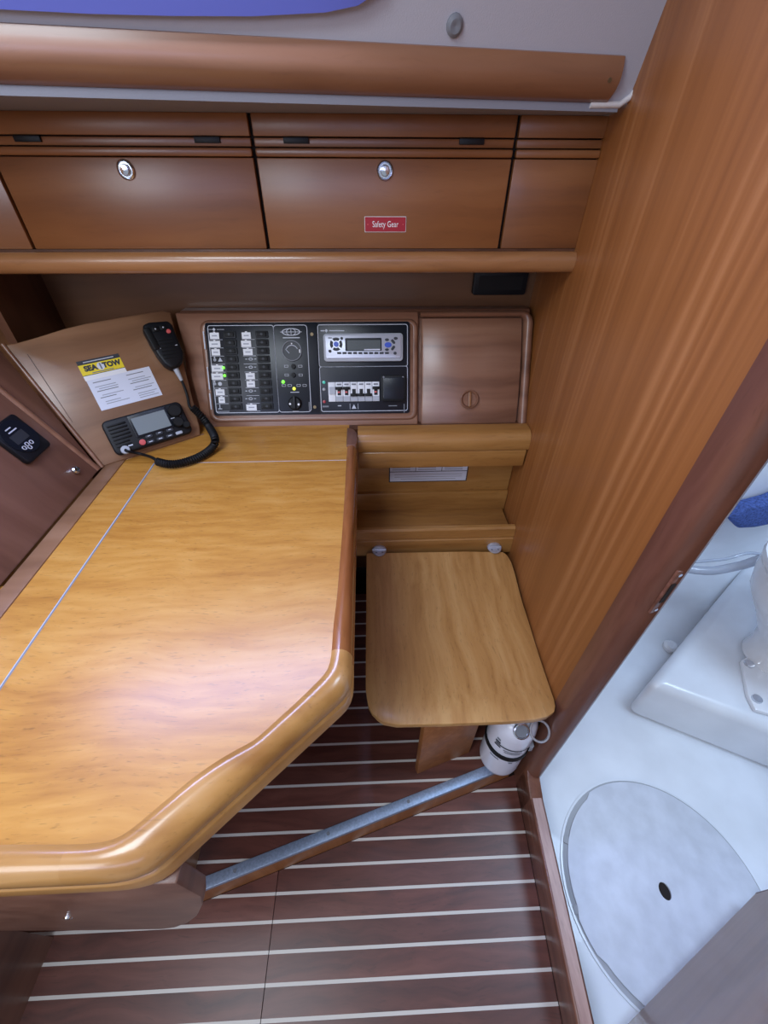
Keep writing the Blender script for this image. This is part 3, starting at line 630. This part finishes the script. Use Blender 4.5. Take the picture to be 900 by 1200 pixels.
prism('pull_bar', rr(k0[0]-.0035, k0[0]+.0035, k0[1]-.019, k0[1]+.019, .003, 3), .0105, .0175, M_LIP, cdr, .0015)
# ---- DC switch panel
a0, a1 = B(238.5, 377, .004), B(373, 487, .004)
u0, u1, v0_, v1_ = B(240, 380, .004)[0], B(374, 380, .004)[0], B(300, 486.5, .004)[1], B(300, 378, .004)[1]
sw = thing('switch_panel', 'black switch panel with two columns of rocker switches and a meter', 'switch panel', mw=BM_)
prism('plate', rr(u0, u1-.001, v0_, v1_, .006, 3), .001, .006, M_BLACKG, sw, .001)
def P2(cx, cy): return cA(cx, cy)
def outline(nm, x0, x1, y0, y1, r, par, t=.0016, z=.006): return ring(nm, rr(x0, x1, y0, y1, r, 4), rr(x0+t, x1-t, y0+t, y1-t, max(.0005, r-t), 4), z-.0005, z+.0004, M_LINE, par)
ul, ur2, us = u0+.006, cA(795, 380)[0], cA(565, 380)[0]
outline('outline', ul, us, v0_+.006, v1_-.006, .006, sw); outline('outline', us-.0016, ur2, v0_+.006, v1_-.006, .008, sw)
def bar(nm, c, w, h, mat, par, z=.006, t=.0004): return box(nm, c[0]-w/2, c[0]+w/2, c[1]-h/2, c[1]+h/2, z-.0004, z+t, mat, par)
bar('print_mark', cA(100, 97), .012, .0022, M_INK2, sw); bar('print_mark', cA(170, 97), .018, .0022, M_INK2, sw); prism('print_mark', circ(*cA(124, 97), .004, 4), .0058, .0064, M_LINE, sw)
lw = [(95, 160), (90, 168), (107, 166), None, (107, 187), (107, 187), None, (135, 198), (157, 200), None]
rw = [(320, 383), (316, 385), (330, 396), None, None, (348, 411), (354, 412), None, None, (352, 424)]
vt_, vb_ = cA(270, 133)[1], cA(300, 639)[1]
ucl = (cA(243, 133)[0]+cA(275, 639)[0])/2; ucr = (cA(465, 133)[0]+cA(497, 637)[0])/2
proto = None
for colm, (uc, spec) in enumerate(((ucl, lw), (ucr, rw))):
    for i in range(10):
        v = vt_+(vb_-vt_)*i/9
        if proto is None:
            proto = prism('rocker_switch', rr(-.0155, .0155, -.0082, .0082, .002, 2), 0, .003, M_BLACK, sw, .0008); rk = prism('rocker', rr(-.011, .011, -.0052, .0052, .0015, 2), .003, .0062, M_BLACK2, proto, .001); o = proto
            dot = lathe('pivot', [(.0001, .006), (.003, .006), (.003, .0066), (.0001, .0066)], M_INK, proto, n=10)
        else:
            o = proto.copy(); COL.objects.link(o); o.parent = sw
            for c in (rk, dot): c2_ = c.copy(); COL.objects.link(c2_); c2_.parent = o
        o.location = (uc, v, .006)
        cy = 143+(641-143)*i/9
        sp2 = spec[i]
        xs_ = {0: (95, 205), 1: (320, 425)}[colm]
        if sp2:
            p, q = cA(sp2[0], cy-4)[0], cA(sp2[1], cy-4)[0]; vv_ = v-.0014; h2_ = .0085
            box('label_strip', p, q, vv_-h2_, vv_+h2_*.75, .0055, .0065, M_LABEL, sw)
            bar('print_mark', ((p+q)/2, vv_-.001), (q-p)*.55, .003, M_TINT, sw, .0066, .0002)
            bar('tab', ((p+q)/2, vv_+h2_*.9), .005, .002, M_LABEL, sw)
        else:
            cx_ = cA(150 if colm == 0 else 375, cy)[0]
            if i in (3, 6) and colm == 0:
                lathe('symbol', [(.0035, .006), (.0035, .0065), (.0022, .0065), (.0022, .006)], M_LINE, sw, (cx_-.007, v-.001), 10); prism('symbol', circ(cx_-.007, v+.005, .002, 8), .0058, .0064, M_LINE, sw)
                prism('symbol', [(cx_+.001, v-.005), (cx_+.012, v-.005), (cx_+.0065, v+.005)] if i == 3 else circ(cx_+.006, v-.001, .005, 10), .0058, .0064, M_LINE, sw)
            elif colm == 0:
                bar('symbol', (cx_+.006, v), .0018, .012, M_LINE, sw); bar('symbol', (cx_+.006, v-.005), .010, .002, M_LINE, sw)
            else:
                prism('symbol', circ(cx_+.003, v, .0055, 10, .0035), .0058, .0064, M_LINE, sw); prism('symbol', circ(cx_+.003, v, .0038, 10, .002), .006, .0066, M_BLACKG, sw)
                for s in (-1, 1): bar('symbol', (cx_+.003+s*.011, v), .005, .0016, M_LINE, sw)
        pe = cA(xs_[0]+i*3, cy)[0]; bar('rule', (uc-.035, v-.0115), .032, .0009, M_LINE, sw)
for c in ((192, 366), (200, 421)): lathe('indicator_lamp', [(.0001, .006), (.0038, .006), (.003, .009), (.0001, .0095)], M_GREEN, sw, cA(*c), 10)
# meter
mc = cA(674, 247); mt_ = lathe('meter', [(.0001, .0062), (.0225, .0062), (.0225, .010), (.0245, .010), (.0245, .006)], M_INK2, sw, mc, 32)
prism('dial', circ(*mc, .0222, 28), .0063, .0072, M_LCD3, mt_)
arc = [(mc[0]+.015*math.cos(R(a)), mc[1]-.002+.015*math.sin(R(a)), .0075) for a in range(25, 156, 10)]
tube('scale_arc', arc, .0011, M_LINE, mt_, 4); tube('needle', [(mc[0]-.007, mc[1]-.006, .0078), (mc[0]-.016, mc[1]+.004, .0078)], .001, M_LINE, mt_, 4)
bar('print_mark', (mc[0], mc[1]+.017), .003, .003, M_WHITE, mt_, .0075); bar('print_mark', (mc[0]+.019, mc[1]-.001), .003, .008, M_WHITE, mt_, .0075)
lc = cA(666, 114); ring('logo_oval', circ(*lc, .023, 28, .0088), circ(*lc, .0205, 28, .0068), .0058, .0066, M_LINE, sw); ring('logo_oval', circ(*lc, .012, 20, .0085), circ(*lc, .0105, 20, .007), .0058, .0066, M_LINE, sw)
bar('logo_line', lc, .054, .0012, M_LINE, sw); bar('logo_line', lc, .0012, .016, M_LINE, sw); bar('print_mark', (lc[0], lc[1]-.0135), .042, .0022, M_LINE, sw)
for (x, y) in ((633, 355), (731, 355), (636, 417), (734, 417), (616, 490), (657, 490), (720, 490), (762, 490)):
    c = cA(x, y); ring('symbol', rr(c[0]-.005, c[0]+.005, c[1]-.0028, c[1]+.0028, .0005, 1), rr(c[0]-.0042, c[0]+.0042, c[1]-.002, c[1]+.002, .0005, 1), .0058, .0064, M_LINE, sw)
for y in (357, 417): c = cA(684, y); lathe('toggle_button', [(.0001, .006), (.006, .006), (.0055, .011), (.0001, .0115)], M_BLACK2, sw, c, 14)
lathe('indicator_lamp', [(.0001, .006), (.0046, .006), (.0036, .009), (.0001, .0095)], M_GREEN, sw, cA(611, 465), 10); lathe('indicator_lamp', [(.0001, .006), (.0044, .006), (.0034, .009), (.0001, .0095)], M_LIME, sw, cA(688, 513), 10)
kc = cA(696, 617); kk = lathe('selector_knob', [(.017, .006), (.0165, .016), (.014, .018), (.0001, .018)], M_BLACK2, sw, kc, 24)
box('knob_grip', kc[0]-.004, kc[0]+.004, kc[1]-.014, kc[1]+.018, .017, .024, M_BLACK, kk, .002)
for c in ((660, 620), (720, 624)): prism('print_mark', circ(*cA(*c, .018), .0028, 8), .0175, .0188, M_WHITE, kk)
bar('print_mark', cA(693, 538), .022, .0018, M_LINE, sw); bar('print_mark', cA(700, 673), .016, .002, M_LINE, sw); bar('print_mark', cA(795, 640), .0022, .024, M_INK2, sw)
# filler plate with screws between the two panels
f0, f1 = u1-.0005, cB(55, 400)[0]-.002
fp_ = box('joint_plate', f0, f1, v0_+.001, v1_-.001, .001, .0052, M_BLACK, sw)
for x, y in ((813, 130), (833, 642)): lathe('screw', [(.0001, .005), (.0048, .005), (.004, .0068), (.0001, .0068)], M_BRASS, fp_, cA(x, y), 12)
for (x0_, y0_, y1_2) in ((47, 110, 235), (75, 360, 520), (92, 545, 660)):
    a = cA(x0_, y0_); b = cA(x0_, y1_2); box('side_clip', a[0]-.0008, a[0]+.0022, b[1], a[1], .002, .006, M_LINE, sw)
# ---- AC panel
w0, w1 = cB(52, 400)[0], cB(797, 400)[0]
ac = thing('breaker_panel', 'black panel with white circuit breakers and a hinged socket cover', 'breaker panel', mw=BM_)
prism('plate', rr(w0-.001, w1, v0_, v1_, .006, 3), .001, .006, M_BLACKG, ac, .001)
vm = cB(400, 412)[1]; wl_, wr_ = w0+.003, w1-.005
outline('outline', wl_, wr_, v0_+.006, vm+.0008, .006, ac); outline('outline', wl_, wr_, vm-.0008, v1_-.006, .006, ac)
bar('print_mark', cB(90, 122), .010, .0022, M_LINE, ac); prism('print_mark', circ(*cB(120, 122), .004, 4), .0058, .0064, M_LINE, ac); bar('print_mark', cB(205, 122), .038, .0022, M_LINE, ac)
b0, b1 = cB(134, 540), cB(553, 692)
bx0, bx1, by1, by0 = b0[0], b1[0], b0[1], b1[1]; bh = by1-by0
wd = (bx1-bx0)/7
for i in range(7):
    x0_ = bx0+wd*i
    br = box('circuit_breaker', x0_+.0004, x0_+wd-.0004, by0, by1, .004, .010, M_LABEL, ac, .0006)
    upw = i in (1, 2, 6); xm = x0_+wd/2
    if i == 0: box('grey_block', x0_+.003, x0_+wd-.001, by0+bh*.38, by0+bh*.75, .010, .014, M_GREYP, br)
    else:
        box('dark_slot', xm-wd*.24, xm+wd*.24, by0+bh*.32, by0+bh*.64, .0098, .0104, M_BLACK, br)
        tz = by0+bh*(.68 if upw else .33); box('toggle', x0_+.0008, x0_+wd-.0008, tz-bh*.075, tz+bh*.075, .0105, .016, M_BLACK2, br, .001)
        if upw: bar('red_flag', (xm-.001, by0+bh*.48), .006, bh*.08, M_PINK, br, .0108)
        bar('print_mark', (xm, by1-bh*.12), wd*.6, bh*.08, M_INK2, br, .0102)
    if i: box('lower_cover', x0_+.0006, x0_+wd-.0006, by0+.0008, by0+bh*.27, .0099, .0112, M_GREYP, br)
s0, s1 = cB(562, 487), cB(766, 692)
so = prism('socket_cover', rr(s0[0], s1[0], s1[1], s0[1], .005, 3), .004, .016, M_BLACK2, ac, .002)
prism('cover_face', rr(s0[0]+.005, s1[0]-.005, s1[1]+.005, s0[1]-.005, .004, 3), .0158, .0175, M_BLACKG, so, .001)
for x in (585, 742): lathe('hinge_pin', [(.0001, .0155), (.0025, .0155), (.0025, .0172), (.0001, .0172)], M_INK2, so, cB(x, 498, .016), 8)
for c, mtt in (((101, 540), M_TEAL), ((101, 597), M_GREYP), ((104, 697), M_RLED)): lathe('indicator_lamp', [(.0001, .006), (.0042, .006), (.0034, .009), (.0001, .0095)], mtt, ac, cB(*c), 10)
bar('print_mark', cB(115, 736), .016, .004, M_INK2, ac); bar('print_mark', cB(228, 730), .009, .0022, M_LINE, ac); bar('print_mark', cB(660, 730), .022, .0022, M_INK2, ac); bar('print_mark', cB(752, 750), .0024, .022, M_INK2, ac)
for x in (313, 378): bar('rule', cB(x, 735), .001, .014, M_LINE, ac)
c = cB(345, 738); prism('warning_mark', [(c[0]-.006, c[1]-.005), (c[0]+.006, c[1]-.005), (c[0], c[1]+.006)], .0058, .0064, M_LINE, ac)
# ---- car stereo
r0, r1 = cB(94, 146, .01), cB(742, 368, .01)
ca = thing('car_stereo', 'silver marine stereo with a grey display and round control pad', 'stereo', mw=BM_)
prism('bezel', rr(r0[0], r1[0], r1[1], r0[1], .008, 4), .005, .014, M_GREYP, ca, .002)
fa_ = prism('face', rr(r0[0]+.005, r1[0]-.005, r1[1]+.007, r0[1]-.004, .005, 4), .0135, .017, M_SILVER, ca, .001)
d0_, d1_ = cB(272, 182, .017), cB(570, 285, .017)
di = prism('display', rr(d0_[0], d1_[0], d1_[1], d0_[1], .002, 2), .0165, .0178, M_BLACKG, ca); prism('lcd', rr(d0_[0]+.005, d1_[0]-.003, d1_[1]+.002, d0_[1]-.005, .001, 2), .0176, .0182, M_LCD2, di)
bar('lit_bar', cB(492, 275, .0182), .040, .003, M_PAPER, di, .0182)
pc_ = cB(200, 231, .017)
for k in range(4):
    a = 90*k; pts = [(pc_[0]+r_*math.cos(R(t)), pc_[1]+r_*math.sin(R(t))) for r_, sq in ((.0155, (a-36, a-18, a, a+18, a+36)), (.009, (a+36, a, a-36))) for t in sq]
    prism('pad_key', pts, .0165, .0185, M_INK, ca)
prism('blue_button', circ(*pc_, .0062, 16), .0165, .019, M_BLUEB, ca); prism('blue_button', circ(*cB(621, 237, .017), .0088, 20, .0062), .0165, .019, M_BLUEB, ca)
for x, y, a, b in ((245, 184, .0032, .0032), (150, 288, .0036, .0036), (612, 195, .0052, .0032), (683, 184, .005, .0032), (612, 275, .005, .003), (678, 304, .004, .0036)): prism('key', circ(*cB(x, y, .017), a, 12, b), .0165, .0185, M_INK, ca)
for x, y, an in ((662, 210, -50), (662, 262, 50)):
    o = prism('key', rr(-.0062, .0062, -.0032, .0032, .003, 3), .0165, .0185, M_INK, ca); c = cB(x, y, .017); o.location = (c[0], c[1], 0); o.rotation_euler = (0, 0, R(an))
for k in range(10): c = cB(225+43*k, 303, .017); prism('preset_key', rr(c[0]-.005, c[0]+.005, c[1]-.0024, c[1]+.0024, .001, 2), .0165, .0185, M_INK, ca)
bar('print_mark', cB(150, 180, .017), .009, .003, M_INK2, ca, .017)
# ------------------------------------------------------------------ radio console (tilted and turned)
Q1, Q2, Q3 = Vector((-.603, .80, ZT)), Vector((-.425, .935, ZT)), Vector((-.478, 1.11, CH-.285))
wv = (Q2-Q1).cross(Q3-Q1).normalized(); wv = wv if wv.y < 0 else -wv
VM = frame(Q1, Q2-Q1, wv)
def Lq(x, y, w=0): return loc2(VM, x, y, w)
rc = thing('radio_console', 'angled brown wooden board carrying the radio and stickers', 'console', mw=VM)
rbp = [(.002, .004), (.224, .004), Lq(234, 500), Lq(200, 366), Lq(190, 363.5), Lq(150, 370), Lq(100, 379), Lq(75, 385), Lq(40, 396), Lq(18, 402), Lq(4, 404)]
prism('board', rbp, -.022, 0, M_RADIO, rc, .003, 3)
g1_, g2_ = Lq(32, 415), Lq(85, 495)
tube('scribed_line', [(*g1_, .0), (*g2_, .0)], .001, M_DARKW, rc, 4)
box('foot_strip', .005, .235, -.010, .006, -.026, -.004, M_RADIO, rc, .002)
e_a, e_b = (-.001, .002), Lq(3, 404)
tube('edge_bead', [(*e_a, .001), ((e_a[0]+e_b[0])/2, (e_a[1]+e_b[1])/2, .001), (*e_b, .001)], .0045, M_CONS, rc, 8)
# seam to the instrument console
# stickers
c0, c1_, c3 = Lq(89, 425), Lq(137, 414), Lq(100, 447)
yw, yh0, yh1 = (c0[0], c1_[0]), c3[1], (c0[1]+c1_[1])/2
ys2 = thing('sea_tow_sticker', 'yellow Sea Tow sticker with a black header on the radio board', 'sticker', mw=VM)
box('sheet', yw[0], yw[1]+.002, yh0, yh1, .0, .0006, M_YEL, ys2); box('header', yw[0], yw[1]+.002, yh1-.009, yh1, .0004, .0009, M_INK, ys2); box('footer', yw[0], yw[1]+.002, yh0, yh0+.010, .0004, .0009, M_WHITE, ys2)
box('rule', yw[0], yw[1]+.002, yh0+.010, yh0+.0113, .0004, .0009, M_INK, ys2)
box('print_mark', yw[0]+.012, yw[1]-.010, yh1-.0055, yh1-.0035, .0008, .0011, M_LINE, ys2)
ym = (yw[0]+yw[1])/2; yv = yh0+.0245
text('SEA', .0155, M_INK, ys2, (ym-.021, yv, .0008), sx=1.0, bold=.0009); text('TOW', .0155, M_INK, ys2, (ym+.022, yv, .0008), sx=.95, bold=.0009)
prism('life_ring', circ(ym-.0005, yv, .0075, 14, .0085), .0005, .0009, M_PAPER, ys2); box('ring_bar', ym-.002, ym+.001, yv-.007, yv+.007, .0008, .0011, M_INK2, ys2)
box('print_mark', ym-.022, ym+.022, yv-.0115, yv-.0095, .0005, .0009, M_INK2, ys2)
pa, pb_, pc2, pd = Lq(100, 447), Lq(174, 429), Lq(190, 461), Lq(121, 483)
px0, px1, py0, py1 = (pa[0]+pd[0])/2, (pb_[0]+pc2[0])/2, (pc2[1]+pd[1])/2, (pa[1]+pb_[1])/2
ps = thing('radio_procedure_card', 'white printed card with columns of fine text above the radio', 'card', mw=VM)
box('sheet', px0, px1, py0, py1, 0, .0007, M_PAPER, ps)
random.seed(3)
for colx in (0, 1):
    xa = px0+.010+colx*(px1-px0)*.52
    for k in range(12):
        y = py1-.008-k*.0050
        if k in (1, 5, 8) or (colx == 0 and k == 11): continue
        xi = xa+(.0 if k in (0, 2, 4, 7) else .006); L_ = random.uniform(.032, .052)
        box('print_line', xi, min(px1-.006, xi+L_), y-.0011, y+.0007, .0006, .0009, M_INK2 if k in (0, 4, 7) else M_TINT, ps)
# VHF radio
v1p, v2p, v3p, v4p = Lq(118, 497, .02), Lq(207, 468, .02), Lq(228, 503, .02), Lq(138, 537, .02)
rx0, rx1, ry0, ry1 = (v1p[0]+v4p[0])/2, (v2p[0]+v3p[0])/2, (v3p[1]+v4p[1])/2, (v1p[1]+v2p[1])/2
vr = thing('vhf_radio', 'black marine radio with a grey screen on the wooden board', 'radio', mw=VM)
W_, H_ = rx1-rx0, ry1-ry0
def vpos(fx_, fy_): return rx0+W_*fx_, ry0+H_*fy_
prism('body', rr(rx0, rx1, ry0, ry1, .012, 4), 0, .020, M_BLACK, vr, .004, 3)
a = vpos(.34, .36); b = vpos(.765, .86); sc_ = prism('screen_bezel', rr(a[0]-.005, b[0]+.005, a[1]-.005, b[1]+.008, .003, 3), .0195, .0225, M_BLACKG, vr, .001); prism('screen', rr(a[0], b[0], a[1], b[1], .001, 2), .0222, .0232, M_LCD, sc_)
for k in range(7): y = vpos(0, .20+.1*k)[1]; box('speaker_slat', vpos(.045, 0)[0], vpos(.27 if k > 1 else .22, 0)[0], y, y+.004, .0195, .0225, M_BLACK2, vr, .001)
for fx_, fy_, r_ in ((.885, .74, .0155), (.865, .40, .0125), (.945, .26, .009)):
    k = lathe('knob', [(r_, .019), (r_*.95, .029), (r_*.8, .031), (.0001, .031)], M_BLACK2, vr, vpos(fx_, fy_), 20)
lathe('distress_button', [(.0001, .019), (.0072, .019), (.0065, .024), (.0001, .0245)], M_PINK, vr, vpos(.345, .15), 16)
for k in range(3):
    c = vpos(.45+.135*k, .255); prism('key', rr(c[0]-.008, c[0]+.008, c[1]-.0035, c[1]+.0035, .002, 2), .0195, .0225, M_INK, vr, .0008); bar('print_mark', (c[0], c[1]+.001), .006, .0015, M_LINE, vr, .0226)
for k in range(4):
    c = vpos(.44+.125*k, .10); prism('key', rr(c[0]-.008, c[0]+.008, c[1]-.0035, c[1]+.0035, .002, 2), .0195, .0225, M_GREYP if k == 3 else M_INK, vr, .0008); bar('print_mark', (c[0], c[1]), .008, .002, M_LINE, vr, .0226)
bar('print_mark', vpos(.86, .56), .024, .0016, M_LINE, vr, .0205); bar('print_mark', vpos(.20, .17), .010, .003, M_LINE, vr, .0205)
lathe('cord_socket', [(.0001, .019), (.010, .019), (.009, .026), (.0001, .027)], M_GREYP, vr, vpos(.12, .09), 14)
# fist microphone with coiled cord
mcx = [Lq(*p, .03) for p in ((168, 386), (167, 381), (174, 378), (197, 376), (202, 381), (209, 399), (215, 414), (214, 424), (208, 431), (201, 432), (193, 427), (185, 417), (176, 402))]
mi = thing('fist_microphone', 'black handheld radio microphone with a coiled cord on the board', 'microphone', mw=VM)
prism('body', [tuple(p) for p in mcx], .002, .034, M_BLACK, mi, .006, 3)
def mq(x, y): return Lq(x, y, .034)
for x, y in ((182, 386), (191, 384)): c = mq(x, y); box('channel_key', c[0]-.007, c[0]+.007, c[1]-.0055, c[1]+.0055, .0335, .0365, M_BLACK2, mi, .001); prism('symbol', circ(*c, .0018, 6), .0362, .0368, M_LINE, mi)
lathe('red_key', [(.0001, .033), (.005, .033), (.0045, .037), (.0001, .0375)], M_PINK, mi, mq(197.5, 388.5), 14)
ca_, cb_ = mq(187, 408.5), mq(208, 404.5); box('print_mark', ca_[0], cb_[0], ca_[1]-.0008, ca_[1]+.0008, .0338, .0346, M_LINE, mi)
for k in range(6): c = mq(194+k*1.3, 398+k*4.2); box('grille_slat', c[0]-.016, c[0]+.016, c[1]-.0012, c[1]+.0012, .0335, .0352, M_BLACK2, mi)
c = mq(171.5, 396); ptt = prism('talk_key', rr(-.008, .007, -.026, .026, .004, 3), .006, .030, M_BLACK2, mi, .003); ptt.location = (c[0]+.011, c[1]-.004, 0.006); ptt.rotation_euler = (0, 0, R(4))
c0_ = mq(205, 431); vI = VM.inverted()
def lp3(x, y, w): q = Lq(x, y, w); return Vector((q[0], q[1], w))
tube('cord_grommet', [lp3(204, 428, .018), lp3(208, 436, .018), lp3(213, 446, .014)], [.0075, .006, .0038], M_GREYP, mi, 10)
tube('straight_cord', smoothpath([lp3(212, 444, .015), lp3(217, 456, .010), lp3(220, 466, .008), lp3(222, 476, .010), lp3(226, 480, .012)], 5), .0032, M_BLACK2, mi, 8)
def wl(p): return vI @ p                      # world -> board frame
def tz(x, y, h): return wl(onZ(x, y, ZT+h))
cp = smoothpath([lp3(225, 477, .012), lp3(235, 487, .014), lp3(245, 500, .014), tz(252, 514, .030), tz(249, 524, .016), tz(236, 534, .012), tz(218, 541, .012), tz(200, 544, .012), tz(184, 541, .014)], 40)
# resample the centre line finely and wind the coil around it
L = [0]
for i in range(1, len(cp)): L.append(L[-1]+(cp[i]-cp[i-1]).length)
turns = int(L[-1]/.0050); K = turns*9; hel = []; Np = None; j = 0
for k in range(K+1):
    d = L[-1]*k/K
    while j < len(cp)-2 and L[j+1] < d: j += 1
    f_ = (d-L[j])/max(1e-9, L[j+1]-L[j]); p = cp[j].lerp(cp[j+1], min(1, f_)); t = (cp[min(j+2, len(cp)-1)]-cp[max(j-1, 0)]).normalized()
    Np = t.orthogonal().normalized() if Np is None else (Np-t*Np.dot(t)).normalized(); Bv = t.cross(Np); a = 2*math.pi*k/9
    hel.append(p+(Np*math.cos(a)+Bv*math.sin(a))*.0075)
tube('coiled_cord', hel, .0024, M_BLACK2, mi, 5)
sk3 = vpos(.12, .09)
tube('straight_cord', smoothpath([Vector((sk3[0], sk3[1], .024)), lp3(150, 529, .028), lp3(165, 532, .022), tz(178, 536, .018), tz(185, 541, .014)], 6), .0034, M_BLACK2, mi, 8)
# ------------------------------------------------------------------ left side panel (tilted outwards)
t29 = R(29); LM = frame((-.602, .45, ZT), (0, 1, 0), (math.cos(t29), 0, math.sin(t29)))
def Pq(x, y, w=0): return loc2(LM, x, y, w)
lpn = thing('side_console', 'dark brown tilted side board with moulded corner next to the radio board', 'console', mw=LM)
prism('board', [(-.40, .005), (.334, .005), (.334, .33), (-.40, .33)], -.02, 0, M_SIDE, lpn, .003)
u_a, u_b = Pq(0, 405), Pq(118, 547)
prism('corner_filler', [(.337, .004), (u_b[0]-.001, .004), (u_a[0], u_a[1]+.0), (u_a[0]+.012, .33), (.337, .33)], -.022, -.006, M_SIDE, lpn, .002)
tube('corner_bead', [(.338, .006, -.004), (.338, .33, -.004)], .0075, M_CONS, lpn, 10)
i0 = [Pq(*p, .008) for p in ((3, 490), (15, 487), (54, 516), (33, 542), (0, 521))]
ins = thing('panel_gauge', 'black rectangular digital gauge on the dark side board', 'gauge', mw=LM)
uu0, uu1, vv0, vv1 = Pq(33, 542, .01)[0], Pq(54, 516, .01)[0]+.002, Pq(33, 542, .01)[1]-.004, Pq(10, 487, .01)[1]
prism('case', rr(uu0, uu1, vv0, vv1, .008, 4), 0, .012, M_BLACK, ins, .003)
um, vm2 = (uu0+uu1)/2, (vv0+vv1)/2
prism('face', circ(um, vm2+.004, (uu1-uu0)*.46, 28), .0115, .0135, M_BLACKG, ins); c = Pq(23, 512, .0135); box('lcd', c[0]-.017, c[0]+.017, c[1]-.009, c[1]+.009, .013, .0142, M_LCD3, ins)
for x, y in ((28.5, 525), (31.5, 520.5), (35, 524), (36.5, 518)): c = Pq(x, y, .0135); ring('round_key', circ(*c, .0042, 12), circ(*c, .0028, 12), .013, .0145, M_LINE, ins)
for x, y, l_ in ((14.5, 505, .022), (9, 503, .014)): c = Pq(x, y, .0135); o = bar('print_mark', c, l_, .0022, M_LINE, ins, .0138)
bpx = Pq(87.5, 551.5)
tag(lathe('push_stud', [(.0001, -.001), (.0085, -.001), (.0085, .005), (.006, .008), (.0001, .009)], M_CHROME, n=18, mw=LM @ Matrix.Translation((bpx[0], bpx[1], 0))), 'small round chrome stud on the dark side board', 'stud')
